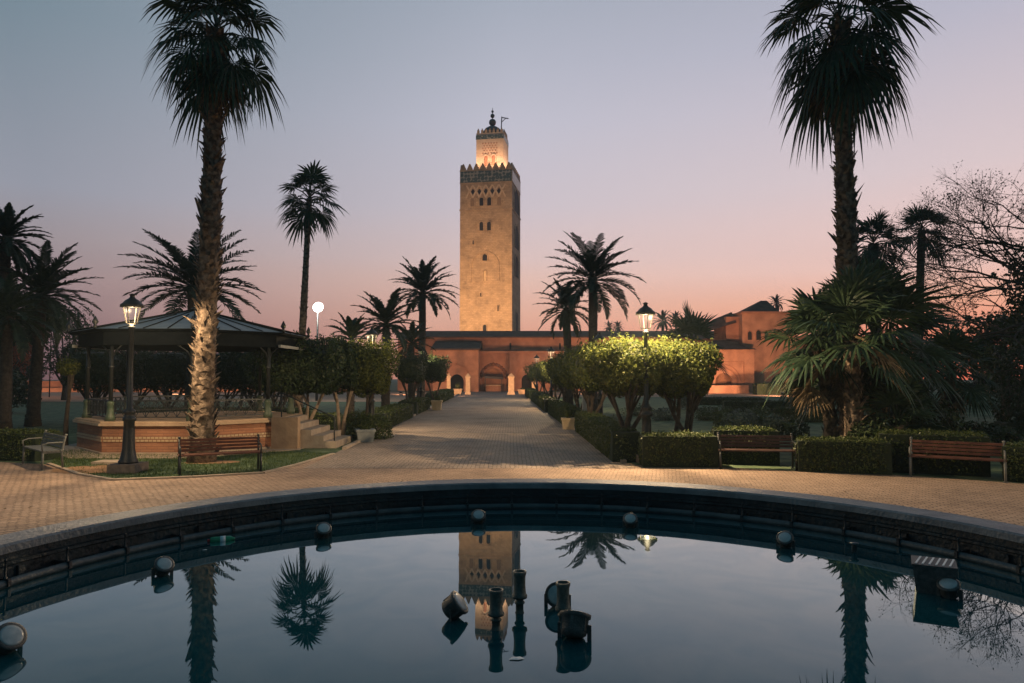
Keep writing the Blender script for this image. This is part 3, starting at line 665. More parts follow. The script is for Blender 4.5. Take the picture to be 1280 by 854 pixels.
# stone pillars and planters at the end of the avenue
def pillar(px, w, label):
    Y = 80; t = thing('gate_pillar', label, 'pillar', (X(px,Y),Y,0), 0, 'pale stone pillars at the end of the avenue')
    m = MB(); a, b = w*.62, w*.46; m.frustum([(-a,-a),(a,-a),(a,a),(-a,a)],0,[(-b,-b),(b,-b),(b,b),(-b,b)],.35); m.frustum([(-b,-b),(b,-b),(b,b),(-b,b)],.352,[(-b*.92,-b*.92),(b*.92,-b*.92),(b*.92,b*.92),(-b*.92,b*.92)],1.85); m.build('shaft', M['stone'], t)
    m = MB(); c = w*.52; m.box(-c,c,-c,c,1.852,2.0); m.frustum([(-c,-c),(c,-c),(c,c),(-c,c)],2.002,[(-.05,-.05),(.05,-.05),(.05,.05),(-.05,.05)],2.35); m.build('cap', M['stone'], t)
pillar(561,.45,'pale pillar left of the dark arched doorway at the avenue end')
pillar(585,.55,'pale pillar between the dark arched doorway and the portal')
pillar(639,.72,'widest pale pillar with flared foot right of the portal')
pillar(667,.45,'pale pillar beside the right tree row at the avenue end')

# ------------------------------------------------------------------ floodlights of the buildings
def flood(loc, target, power, col, ang, label, blend=.7):
    t = thing('ground_floodlight', label, 'floodlight', loc, 0, 'floodlights washing the buildings')
    m = MB(); m.box(-.2,.2,-.14,.14,0,.06); m.bar((-.16,0,.05),(-.16,0,.3),.03); m.bar((.16,0,.05),(.16,0,.3),.03); m.build('bracket', M['iron'], t)
    d = (Vector(target)-Vector(loc)).normalized(); q = d.to_track_quat('-Z','Y').to_matrix().to_4x4()
    m = MB(); m.box(-.14,.14,-.1,.1,0,.16, Matrix.Translation((0,0,.3)) @ q); m.build('lamp_housing', M['iron'], t)
    spot(t, Vector((0,0,.3))+d*.08, Vector(target)-Vector(loc), power, col, ang, .15, blend)
SOD = (1,.50,.27)
flood((-12,78,.02),(-9,96,3),FACADE_W,SOD,110,'small dark floodlight on the ground aimed at the left arched doorway')
flood((-7.2,71,.02),(-2,92,2.5),FACADE_W*1.1,SOD,110,'small dark floodlight by the left hedge aimed at the pillars and portal')
flood((3.4,72,.02),(.5,92,2),FACADE_W*.8,SOD,110,'small dark floodlight by the right hedge aimed at the pillars')
flood((9,80,.02),(9,98,4),FACADE_W,SOD,120,'small dark floodlight behind the right tree row aimed at the mosque wall')
flood((20,78,.02),(20,98,4),FACADE_W*1.2,SOD,120,'small dark floodlight on sandy ground aimed at the mosque roofline')
flood((27,72,.02),(30,90,5),FACADE_W*2.3,SOD,110,'small dark floodlight on sandy ground aimed at the gatehouse')
flood((-38,80,.02),(-36,96,1),FACADE_W*1.3,SOD,140,'small dark floodlight before the low boundary wall on the left')
flood((-62,80,.02),(-60,96,1),FACADE_W*1.3,SOD,140,'small dark floodlight at the far left end of the boundary wall')
flood((-16,118,8.6),(ctr.x-1,MD,24),MINARET_W*1.5,(1,.55,.27),60,'floodlight on the mosque roof aimed up at the minaret', 1)
flood((-14,140,8.6),(ctr.x-1,MD,12),MINARET_W*.75,(1,.55,.27),90,'floodlight on the mosque roof aimed at the minaret foot', 1)

# ------------------------------------------------------------------ street lamps
WARM = (1,.70,.40)
def make_lamp(lit, label, group='green black lantern posts along the paths'):
    t = thing('street_lamp', label, 'street lamp', (0,0,0), 0, group)
    MB().box(-.3,.3,-.3,.3,0,.19).build('plinth', M['concrete'], t)
    m = MB(); m.lathe([(.2,.19),(.2,.24),(.17,.28),(.13,.5),(.115,.9),(.11,1.1),(.14,1.12),(.14,1.17),(.11,1.2),(.1,1.26),(.125,1.29),(.125,1.33),(.065,1.38),(.055,2.2),(.045,3.12),(.07,3.14),(.07,3.18),(.04,3.2),(.04,3.24)], 16); m.build('post', M['iron'], t)
    zb, ztp, wb, wt = 3.25, 3.63, .115, .195
    cb = [(wb*cos(a),wb*sin(a),zb) for a in (0,pi/2,pi,1.5*pi)]; ct = [(wt*cos(a),wt*sin(a),ztp) for a in (0,pi/2,pi,1.5*pi)]
    m = MB()
    for a, b in zip(cb, ct): m.bar(a, b, .02)
    for r in (cb, ct):
        for i in range(4): m.bar(r[i], r[(i+1)%4], .022)
    m.build('lantern_frame', M['frame'] if lit else M['iron'], t)  # lit lanterns get paler paint so their frames seem to glow
    m = MB()
    for i in range(4):
        j = (i+1)%4; m.add([Vector(q)*.97+Vector((0,0,q[2]*.03)) for q in (cb[i],cb[j],ct[j],ct[i])], [(0,1,2,3)])
    m.build('lantern_pane', M['glass'], t)
    m = MB(); m.lathe([(.243,ztp-.025),(.24,ztp+.03),(.19,ztp+.07),(.15,ztp+.12),(.075,ztp+.17),(.05,ztp+.2),(.05,ztp+.24),(.075,ztp+.25),(.02,ztp+.28)], 16); m.build('lantern_cap', M['iron'], t)
    if lit:
        m = MB(); m.lathe([(.09,ztp-.012),(.13,ztp-.006),(.135,ztp+.006),(.11,ztp+.012)], 14); m.build('bulb', M['bulb'], t)
    return t
L0 = make_lamp(True, 'lit lantern post on a stone plinth at the left, before the bandstand')
point(L0, 3.585, LAMP_W, WARM, .03)
L0.location = at(160,590)
def lamp(px, Y, label, power=1, src=L0):
    o = copy_tree(src); o['label'] = label; o.location = (X(px,Y), Y, 0); o.rotation_euler.z = R.uniform(-.15,.15)
    for c in o.children:
        if c.type == 'LIGHT' and power != 1: c.data = c.data.copy(); c.data.energy *= power
    return o
lamp(808,17.72,'lit lantern rising out of the bright yellow-green clipped tree', 2.9)
lamp(464,26.8,'lit lantern above the left clipped trees, behind a yellow lit crown', 1.0)
lamp(526.5,45,'small lit lantern above the far left clipped trees', 1.1)
lamp(689,45,'small lit lantern above the right tree row, nearer of the two far ones', 1.1)
lamp(671,62,'smallest lit lantern at the far end of the right tree row', 1.1)
for x, y, rz, lab, pw in ((13.4,9.2,.3,'added unseen lantern post brightening the right side of the fountain plaza, out of the picture',.9),(-9.6,9.4,.1,'added unseen lantern post brightening the left side of the fountain plaza, out of the picture',.5)):
    o = lamp(640,10,lab,pw); o.location = (x,y,0)  # lamps out of view, added to brighten the plaza paving
U = make_lamp(False, 'unlit dark lantern rising behind the right clipped tree row'); U.location = (X(750,30),30,0)

def flood_mast(px, Y, py, label, w, power, tilt=0):
    t = thing('floodlight_mast', label, 'floodlight mast', (X(px,Y),Y,0)); z = Z(py,Y)
    m = MB(); m.tube([(0,0,0),(0,0,z)],[.12,.07],8); m.build('mast', M['iron'], t)
    r = w*.34; A = Matrix.Translation((0,.1,z)) @ Matrix.Rotation(radians(76), 4, 'X')
    m = MB(); m.lathe([(r*.4,-.4*r),(r*.9,-.15*r),(r,-.002)], 20, A); h = m.build('lamp_head', M['iron_grey'], t)
    m = MB(); m.lathe([(r*.97,.0),(r*.86,.2*r),(r*.5,.34*r),(.02,.4*r)], 20, A); m.build('lit_panel', M['white_lamp'], h)
    point(t, z, power, (1,.93,.8), .3, (0,-.4)); return t
flood_mast(396,60,384,'tall floodlight mast glaring white above the left clipped trees',1.35,800)
flood_mast(706,60,381,'thin mast with one small white lamp beside the right date palms',.4,300)
t = thing('distant_lamp', 'tiny orange lamp on a thin pole behind the left date palm', 'street lamp', (X(62,70),70,0))
m = MB(); m.tube([(0,0,0),(0,0,Z(383,70))],.05,6); m.build('pole', M['iron'], t); m = MB(); m.ball((0,0,Z(382,70)),.2); m.build('globe', M['orange_lamp'], t)
point(t, Z(383,70)-.5, 700, (1,.4,.15), .2, (0,-.5))

# ------------------------------------------------------------------ bandstand
ks = thing('bandstand', 'octagonal bandstand on a brick platform under a blue grey sheet metal roof', 'bandstand', (-9.73,22.1,0))
def octo(r, rot=pi/8): return [(r*cos(rot+k*pi/4), r*sin(rot+k*pi/4)) for k in range(8)]
MB().prism(octo(3.08),0,.76).build('platform', M['platform'], ks)
m = MB(); m.prism(octo(3.2),.762,.83); m.prism(octo(3.15),.832,.88); m.build('platform_coping', mat('pale_coping', (.42,.29,.19), .8, (.5,.36,.24), 5, .4), ks)
MB().prism(octo(3.13),0,.06).build('platform_foot', M['slab'], ks)
c8 = octo(3.085)
ft = brick_mat('frieze_tiles', (.5,.36,.22), (.58,.44,.28), (.26,.11,.06), .11, .075, .012, .5, .8, rot=(radians(90),0,0))
for k in range(8):                                  # band of small raised tiles on each side
    a, b = Vector((*c8[k],0)), Vector((*c8[(k+1)%8],0)); d = b-a
    o = MB().box(0, d.length*.97, -.012, .012, 0, .15).build('tile_frieze', ft, ks); 
    nrm = Vector((d.y,-d.x,0)).normalized(); o.location = a+d*.015+nrm*.0+Vector((0,0,.33)); o.rotation_euler = (0,0,atan2(d.y,d.x))
cv = octo(2.85)
for k in range(8):
    x, y = cv[k]; m = MB(); m.lathe([(.13,.882),(.13,1.0),(.1,1.05),(.085,1.3),(.1,1.33),(.1,1.38),(.06,1.42)], 12, Matrix.Translation((x,y,0))); co = m.build('column_base', M['green_paint'], ks)
    m = MB(); m.lathe([(.055,1.422),(.05,2.3),(.07,2.32),(.07,2.36),(.05,2.38),(.05,2.98)], 12, Matrix.Translation((x,y,0)))
    for s in (-1,1):
        t_ = Vector((-y,x,0)).normalized()*s
        m.tube([Vector((x,y,2.5)), Vector((x,y,2.75))+t_*.12, Vector((x,y,2.93))+t_*.38], .018, 6)
    m.build('column', M['iron'], ks)
for k in range(8):
    if k in (7,): continue                              # opening at the steps
    a, b = Vector((*cv[k],0)), Vector((*cv[(k+1)%8],0)); d = b-a; m = MB(); zz = Vector((0,0,1))
    a2, b2 = a+d*.05, b-d*.05
    m.bar(a2+zz*1.42,b2+zz*1.42,.04); m.bar(a2+zz*.98,b2+zz*.98,.03)
    n_ = 7
    for q in range(n_):
        p0, p1 = a2+(b2-a2)*(q/n_), a2+(b2-a2)*((q+1)/n_)
        m.bar(p0+zz*.98,p1+zz*1.42,.014); m.bar(p1+zz*.98,p0+zz*1.42,.014); m.bar(p0+zz*.98,p0+zz*1.42,.016)
        c = (p0+p1)/2+zz*1.2; dd = d.normalized()
        m.tube([c+(dd*cos(w)+zz*sin(w))*.1 for w in [j*pi/6 for j in range(13)]], .008, 5, cap=False)
    m.build('railing', M['iron'], ks)
m = MB(); m.prism(octo(3.12),2.92,3.28)
m.build('fascia', M['roof_dark'], ks)
m = MB(); m.frustum(octo(3.3),3.282,octo(3.4),3.34); m.build('eave', M['roof_dark'], ks)
ap_ = (0,0,4.12); m = MB(); e = octo(3.4)
m.add([(*p,3.342) for p in e]+[ap_], [(k,(k+1)%8,8) for k in range(8)]+[tuple(range(7,-1,-1))]); ro = m.build('roof', M['roof_metal'], ks)
m = MB()
for k in range(8):
    m.tube([Vector((*e[k],3.36)), Vector((0,0,4.14))], .03, 6)
    a, b = Vector((*e[k],3.345)), Vector((*e[(k+1)%8],3.345))
    for q in (.25,.5,.75):
        p = a+(b-a)*q; tt = 1-abs(q-.5)*.0
        top = p+(Vector(ap_)-p)*(.72 if q != .5 else .95); m.bar(p+Vector((0,0,.012)),top+Vector((0,0,.012)),.025,.02)
m.build('roof_rib', M['roof_dark'], ro)
m = MB(); m.lathe([(.12,4.08),(.14,4.16),(.05,4.22),(.09,4.3),(.03,4.4),(.01,4.55)], 10); m.build('roof_finial', M['iron'], ro)
for k in range(8):
    m = MB(); x, y = e[k]; m.lathe([(.05,3.36),(.05,3.42),(.03,3.44),(.085,3.52),(.05,3.6),(.01,3.68)], 8, Matrix.Translation((x*.99,y*.99,0))); m.build('corner_finial', M['iron'], ro)
e2 = octo(3.24)
for k in (3,7): m = MB(); m.bar(Vector((*e2[k],2.95)),Vector((*e2[(k+1)%8],2.95)),.07,.08); m.build('lit_eave_strip', M['eave_light'], ks)  # strips added at two sides to paint the lit eave
# steps going down to the right
for k in range(5):
    x0 = 2.84+k*.36
    MB().box(x0-.0,x0+.36-.003,-1.15,1.0,0,.86-k*.165).build('step', M['slab'], ks)
MB().box(2.845,3.6,-1.42,-1.153,0,.9).build('step_cheek', mat('cheek_plaster', (.36,.24,.155), .85, (.45,.31,.2), 4, .3), ks)
m = MB(); m.tube([(2.9,-1.0,1.62),(3.1,-1.0,1.55),(4.55,-1.0,.88),(4.6,-1.0,.5)],.02,6); m.tube([(4.55,-1.0,.02),(4.55,-1.0,.88)],.02,6); m.tube([(3.0,-1.0,.7),(3.0,-1.0,1.6)],.02,6); m.build('handrail', M['iron'], ks)
m = MB(); m.prism(octo(4.0),.0,.02); 
ap2 = m.build('bandstand_apron', M['slab']); ap2.location = (-9.73,22.1,-.006); structure(ap2)

# ------------------------------------------------------------------ benches
def make_bench(label, L, wood, iron, loc, face, arms=True, group='slatted benches around the fountain', H=.74):
    t = thing('bench', label, 'bench', loc, face, group)      # local: length along X, front faces -Y
    h = L/2
    for x in (-h+.03, h-.03):
        m = MB(); m.tube([(x,-.2,0),(x,-.19,.4)],.024,6); m.tube([(x,.2,0),(x,.17,.4),(x,.24,H)],.024,6); m.bar((x,-.21,.385),(x,.2,.385),.03)
        if arms: m.tube([(x,-.2,.4),(x,-.22,.56),(x,-.1,.6),(x,.2,.6)],.018,6)
        m.box(x-.04,x+.04,-.25,-.15,0,.015); m.box(x-.04,x+.04,.15,.25,0,.015); m.ball((x,.25,H+.02),.03,8)
        m.build('bench_end', iron, t)
    m = MB()
    for k in range(5): y = -.2+k*.085; m.box(-h,h,y,y+.068,.402,.43)
    m.build('seat', wood, t)
    m = MB()
    for k in range(4):
        z = .47+k*.07; y = .155+.035+(z-.4)*.22; m.box(-h,h,y-.035,y-.012,z,z+.052)
    m.build('backrest', wood, t); return t
def bench_at(pa, pb, **k):
    a, b = at(*pa), at(*pb); c = (a+b)/2; d = b-a; return make_bench(loc=c, face=atan2(d.y,d.x), L=d.length, **k)
bench_at((222,594),(326,588), label='reddish slatted bench below the tall left palm trunk', wood=M['wood'], iron=M['iron'])
bench_at((1137,594),(1259,602), label='red-brown slatted bench at the right, before a hedge niche', wood=M['wood'], iron=M['iron_grey'])
bench_at((898,585),(995,587), label='dark slatted bench in shade before the hedges, between path corner and palms', wood=M['wood_dark'], iron=M['iron'])
ib = make_bench('grey iron bench standing sideways by the left clipped hedge', 1.75, M['iron_grey'], M['iron_grey'], (-10.85,16.75,0), radians(-44), group='slatted benches around the fountain')

# ------------------------------------------------------------------ foliage generators
def leaves(m, P, Nn, size, aspect=.5, jit=.7, rng=RNG):
    n = len(P); d = Nn+rng.normal(0,jit,(n,3)); d /= np.linalg.norm(d,axis=1)[:,None]+1e-9
    a = rng.normal(0,1,(n,3)); a -= d*(a*d).sum(1)[:,None]; a /= np.linalg.norm(a,axis=1)[:,None]+1e-9
    b = np.cross(d,a); s = (size*rng.uniform(.6,1.4,n))[:,None]
    V = np.stack([P-a*s, P-b*s*aspect, P+a*s, P+b*s*aspect],1).reshape(-1,3)
    F = np.arange(4*n).reshape(n,4); m.arr(V,F)
def boxcloud(m, hx, hy, hz, n, size, p=7, depth=.22, lump=.06, rng=RNG, bottom=True, c=(0,0,0), rag=0, taper=0):
    A = np.array([hy*hz,hx*hz,hx*hy]); A = A/A.sum()
    ax = rng.choice(3, n, p=A); q = rng.uniform(-1,1,(n,3)); s = rng.choice([-1,1], n)
    if not bottom: s = np.where((ax==2)&(s<0), 1, s)
    q[np.arange(n),ax] = s
    nr = np.sign(q)*np.abs(q)**(p-1); q = q/((np.abs(q)**p).sum(1)**(1/p))[:,None]
    k = 1-np.minimum(rng.exponential(depth/3, n), depth*1.6)
    H = np.array([hx,hy,hz]); P = q*H*k[:,None]
    w = P*2.1; P = P*(1+lump*(np.sin(w[:,[1]]*2.3+1)+np.sin(w[:,[0]]*2.7+w[:,[2]]*1.9)))
    if taper: P[:,:2] *= (1-taper*np.clip(.35-P[:,2]/hz,0,1.4)/1.35)[:,None]
    if rag: P[:,2] += np.where(P[:,2] > hz*.8, rng.exponential(rag, n), 0)
    nr = nr/H; nr /= np.linalg.norm(nr,axis=1)[:,None]+1e-9
    leaves(m, P+np.array(c), nr, size, rng=rng)
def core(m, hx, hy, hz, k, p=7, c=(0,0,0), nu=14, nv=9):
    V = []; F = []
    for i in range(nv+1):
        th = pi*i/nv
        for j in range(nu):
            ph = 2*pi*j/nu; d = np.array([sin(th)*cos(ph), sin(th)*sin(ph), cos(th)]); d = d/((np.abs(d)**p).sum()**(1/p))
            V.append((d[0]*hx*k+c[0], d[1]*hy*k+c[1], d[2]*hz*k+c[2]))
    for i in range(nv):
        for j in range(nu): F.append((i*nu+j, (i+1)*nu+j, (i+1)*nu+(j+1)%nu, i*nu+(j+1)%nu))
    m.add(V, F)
HG = 'clipped hedges of the gardens'
def hedge(x0, y0, x1, y1, w, h, label, dens=700, size=.03, mt='hedge', rag=.015):
    a, b = Vector((x0,y0,0)), Vector((x1,y1,0)); d = b-a; L = d.length; c = (a+b)/2
    t = thing('hedge', label, 'hedge', c, atan2(d.y,d.x), HG); m = MB()
    n = int((2*L*h+L*w+2*w*h)*dens); n = min(n, 26000)
    boxcloud(m, L/2, w/2, h/2, n, size, p=8, depth=.14, lump=.022, bottom=False, c=(0,0,h/2), rag=rag)
    m.build('foliage', M[mt], t)
    m = MB(); m.box(-L/2*.97,L/2*.97,-w/2*.9,w/2*.9,0,h*.95); m.build('branch_core', M['core'], t); return t
TG = 'clipped flat topped trees'
def clipped_tree(x, y, ztop, zbot, hx, hy, label, n=5000, size=.05, mt='leaf', trunks=3, bark='bark_dark', rot=0, rag=.05, group=TG, p=3.4, seed=0):
    r_ = random.Random(seed*31+int(x*10)); t = thing('clipped_tree', label, 'tree', (x,y,0), rot, group); hz = (ztop-zbot)/2; zc = (ztop+zbot)/2
    m = MB(); boxcloud(m, hx, hy, hz, n, size, p=p, depth=.4, lump=.07, c=(0,0,zc), rag=rag, taper=.3); core(m, hx*.9, hy*.9, hz, .74, p, (0,0,zc)); m.build('crown', M[mt], t)
    m = MB(); base = [(0,0)]
    for k in range(trunks):
        bx, by = (r_.uniform(-.12,.12), r_.uniform(-.12,.12)) if trunks > 1 else (0,0)
        a = 2*pi*k/trunks+r_.uniform(-.4,.4); sp = hx*.45 if trunks > 1 else .05
        top = (sp*cos(a), sp*.8*sin(a), zbot+.3)
        path = [(bx,by,0),(bx*1.5+.12*top[0],by*1.5+.12*top[1],zbot*.35),(top[0]*.55+r_.uniform(-.06,.06),top[1]*.55,zbot*.7),top]
        m.tube(path,[.085,.065,.052,.04],7)
        for q in range(3):
            b = a+r_.uniform(-1.1,1.1); s0 = Vector(path[2]); e_ = s0+Vector((cos(b)*hx*.4, sin(b)*hy*.4, (zbot-s0.z)+.35)); m.tube([s0,(s0+e_)/2+Vector((r_.uniform(-.05,.05),0,.03)),e_],[.035,.028,.02],5)
    m.build('trunk', M[bark], t); return t

# --- palms
def trunk(h, r0, r1, dx, dy, boots, r_, bulge=0, bl=.1, n=12):
    m = MB(); k = max(8, int(h*2)); path = []; rad = []
    for i in range(k+1):
        t = i/k; b = sin(pi*t)*.08*h*.15
        path.append(Vector((dx*t**1.4+b*.3*sin(3*t), dy*t, h*t))); rr0 = r0+(r1-r0)*t+(r0*.35*max(0,1-t*h/.6) if bulge else 0); rad.append(rr0*(1+.05*sin(7*i)))
    m.tube(path, rad, n)
    if boots:
        z = .05; i = 0
        while z < h-.05:
            t = z/h; j = min(int(t*k), k-1); f = t*k-j; c = path[j].lerp(path[j+1], f); rr0 = rad[j]+(rad[j+1]-rad[j])*f
            a = i*2.39996+r_.uniform(-.5,.5); o = Vector((cos(a),sin(a),0)); sd = Vector((-sin(a),cos(a),0)); w = rr0*r_.uniform(.2,.58); l = bl*r_.uniform(.35,1.5)*(1.7 if r_.random() < .06 else 1)
            p = c+o*rr0*.93; tip = p+o*l*r_.uniform(.35,.8)+Vector((0,0,l*r_.uniform(.5,1.2)))
            q0, q1, q2 = p-sd*w, p+sd*w, p-Vector((0,0,w*1.1)); u = Vector((0,0,.012))
            m.add([q0,q2,q1,tip-sd*w*.35,tip+sd*w*.35,p+Vector((0,0,l*.3))], [(0,2,4,3),(0,1,2),(0,3,5),(5,4,2),(3,4,5)] if r_.random() < .5 else [(0,1,2),(0,2,4,3),(3,4,5),(0,3,5),(4,2,5)])
            z += .065*(.028/ (rr0*.1)) if False else boots; i += 1
    return m, path[-1]
def fan_leaf(m, o, az, el, lp, rb, droop, r_, n=22, spread=2.0, tipdroop=.5):
    D = Vector((cos(el)*cos(az), cos(el)*sin(az), sin(el))); Sd = Vector((-sin(az), cos(az), 0)); o = Vector(o)
    roll = r_.uniform(-.5,.5); up = Sd.cross(D)*-1
    Sd = Sd*cos(roll)+D.cross(Sd)*sin(roll)
    mid = o+D*lp*.5; tip = o+D*lp+Vector((0,0,-droop*lp*.4))
    k_ = 1+.5*(n < 22); m.tube([o,mid,tip],[.026*k_,.02*k_,.015*k_],4,False,False)
    D2 = (D+Vector((0,0,-droop*.8))).normalized(); Nn = D2.cross(Sd).normalized()
    dl = 2*spread/n
    for i in range(n):
        ph = -spread+(i+.5)*dl+r_.uniform(-.03,.03); L = rb*(.72+.28*cos(ph*.8))*r_.uniform(.85,1.08)
        d = D2*cos(ph)+Sd*sin(ph); s = (Sd*cos(ph)-D2*sin(ph)); cup = Nn*.12*(1-cos(ph))*rb; hang = tipdroop*r_.uniform(.7,1.4)
        def P(t, w): return tip+d*L*(t-.25*hang*max(0,t-.45)**2)+cup*t+Vector((0,0,-hang*L*(max(0,t-.3)**1.7)*1.5)), w
        a0, _ = P(.02,0); a1, _ = P(.5,0); a2, _ = P(.8,0); a3, _ = P(1.0+r_.uniform(-.05,.08),0)
        w1 = L*.5*math.tan(dl/2)*1.04; w2 = w1*.55; f = Nn*w1*.5*(1 if i%2 else -1)
        m.add([a0,a1-s*w1,a1+f,a1+s*w1,a2-s*w2,a2+s*w2,a3], [(0,2,1),(0,3,2),(1,2,5,4) if False else (1,2,4),(2,3,5),(2,5,4),(4,5,6)])
def washingtonia(px, Y, base_py, top, crown_r, label, r0, r1, lean=(0,0), nl=46, nd=26, seed=1, boots=.03, lp=.9, el_lo=-55, group='tall fan palms', seg=22, bl=.1, trunkmat='bark', name='fan_palm', deadel=(-86,-58), hang=.5, el_hi=84, blade=.56):
    r_ = random.Random(seed); base = Vector((X(px,Y),Y,0)); h = top
    t = thing(name, label, 'palm tree', base, 0, group)
    m, tp = trunk(h, r0, r1, lean[0], lean[1], boots, r_, 1, bl); m.build('trunk', M[trunkmat], t)
    m = MB()
    for i in range(nl):
        u = (i+.5)/nl; el = radians(el_lo+(el_hi-el_lo)*(u**.85)); az = i*2.39996+r_.uniform(-.25,.25)
        fan_leaf(m, tp+Vector((0,0,(u-.6)*crown_r*.35)), az, el, crown_r*lp*.52*r_.uniform(.75,1.15), crown_r*blade*r_.uniform(.85,1.15), .25+.4*(1-u), r_, seg, tipdroop=hang*(.6+.8*(1-u)))
    m.build('crown', M['frond'], t)
    if nd:
        m = MB()
        for i in range(nd):
            az = i*2.39996+r_.uniform(-.3,.3); el = radians(r_.uniform(*deadel)); z = r_.uniform(-.35,.05)*crown_r
            fan_leaf(m, tp+Vector((0,0,z+.1)), az, el, crown_r*.42*r_.uniform(.7,1.1), crown_r*.5*r_.uniform(.8,1.1), .5, r_, seg-6, 1.1, .3)
        m.build('dead_skirt', M['dead'], t)
    return t
def frond(m, o, az, el, L, curve, r_, n=26, lf=.36, w=.028):
    o = Vector(o); p = o; pts = [p]; steps = 10
    for i in range(steps):
        e = el-curve*((i+.5)/steps)**1.3; p = p+Vector((cos(e)*cos(az),cos(e)*sin(az),sin(e)))*(L/steps); pts.append(p)
    m.tube(pts,[.03*(1-.85*i/steps) for i in range(steps+1)],4,False,False)
    for i in range(n):
        t = .14+.86*(i+.5)/n; j = min(int(t*steps),steps-1); f = t*steps-j; c = pts[j].lerp(pts[j+1],f); d = (pts[j+1]-pts[j]).normalized()
        sd = d.cross(Vector((0,0,1))); sd = sd.normalized() if sd.length > 1e-3 else Vector((1,0,0)); u = sd.cross(d)
        ll = lf*L*.42*(sin(pi*min(1,(t*.82+.16)))**.7)*r_.uniform(.85,1.15)
        for s in (-1,1):
            q = (sd*s*.72+d*.62+u*r_.uniform(.05,.4)).normalized(); tip = c+q*ll+Vector((0,0,-.14*ll)); b = d*w
            m.add([c-b*.5,c+b*.5,c+q*ll*.55+b*.6,c+q*ll*.55-b*.6,tip], [(0,1,2,3),(3,2,4)])
def date_palm(px, Y, h, crown_r, label, r0=.22, lean=(0,0), nf=36, seed=1, el_lo=-25, boots=.05, group='date palms with feathery crowns', w=.028, n=26, curve=(.7,1.5), bl=.08, el_hi=74):
    r_ = random.Random(seed); t = thing('date_palm', label, 'palm tree', (X(px,Y),Y,0), 0, group)
    m, tp = trunk(h, r0, r0*.85, lean[0], lean[1], boots, r_, 1, bl); m.build('trunk', M['bark_dark'], t); m = MB()
    for i in range(nf):
        u = (i+.5)/nf; el = radians(el_lo+(el_hi-el_lo)*u); az = i*2.39996+r_.uniform(-.25,.25)
        frond(m, tp+Vector((0,0,u*.2)), az, el, crown_r*r_.uniform(1.0,1.2), r_.uniform(*curve)*(.55+.5*(1-u)) , r_, n, .40, w*1.9)
    m.build('crown', M['frond_date'], t); return t
# the two tall palms that frame the view
washingtonia(253,17.7,0,10.8,1.85,'tall shaggy fan palm behind the left bench, trunk lit by the lantern',.26,.20,(.1,.1),34,14,3,.016,seg=26,bl=.17,el_lo=-66,hang=.62)
washingtonia(1062,19.6,0,11.95,2.33,'tall shaggy fan palm rising from the right palm clump',.27,.22,(.0,.1),36,20,8,.016,seg=26,bl=.17,el_lo=-66,hang=.62)
washingtonia(373,35,0,Z(247,35),1.85,'tall slender fan palm with small round crown above the bandstand',.2,.13,(.35,.2),20,0,5,.06,el_lo=-42,seg=20,hang=.4,blade=.60,lp=.85,el_hi=72)
washingtonia(1096,40,0,Z(305,40),2.0,'fan palm on stout trunk just right of the tall right palm',.3,.27,(0,0),24,3,6,.06,el_lo=-48,seg=20,hang=.4,blade=.60,lp=.85,el_hi=70,trunkmat='bark_dark')
washingtonia(1146,42,0,Z(288,42),1.85,'leaning slim fan palm beside the bare branched tree',.27,.2,(.55,.0),18,0,7,.06,el_lo=-40,seg=20,hang=.35,blade=.60,lp=.85,el_hi=72,trunkmat='bark_dark')
# low clump on the right
washingtonia(1040,18.7,0,2.75,1.65,'low fan palm with leaning shaggy trunk and yellow lit fronds',.16,.14,(-.3,0),20,9,21,.02,lp=1.0,el_lo=-8,hang=.4,blade=.62,group='low fan palms in the right clump',seg=24,name='fan_palm',bl=.16,deadel=(-50,-15))
washingtonia(1096,20.2,0,3.0,2.35,'low dark fan palm with widest crown in the right clump',.2,.18,(0,0),36,3,22,.03,lp=1.0,el_lo=-25,hang=.3,blade=.62,group='low fan palms in the right clump',seg=24)
washingtonia(1122,17.6,0,.9,1.45,'stemless dark fan palm at the foot of the right clump',.14,.13,(0,0),18,0,23,.04,el_lo=-5,hang=.3,group='low fan palms in the right clump',seg=20)
washingtonia(1186,22,0,2.3,1.4,'small fan palm with bent stem between clump and bare tree',.15,.13,(.1,0),20,4,24,.05,el_lo=-35,hang=.35,group='low fan palms in the right clump',seg=18,trunkmat='bark_dark')
washingtonia(866,44,0,Z(430,44),2.3,'dark fan palm behind the bright clipped tree, before the gatehouse',.25,.22,(0,0),18,0,25,.08,el_lo=-12,hang=.2,blade=.6,group='fan palms before the mosque',seg=16,trunkmat='bark_dark')
washingtonia(1066,17.7,0,2.95,1.9,'low fan palm with straight lit trunk, standing before the tall right palm',.21,.19,(0,0),26,6,27,.018,lp=1.0,el_lo=-16,hang=.4,blade=.6,group='low fan palms in the right clump',seg=24,bl=.16,deadel=(-45,-15))
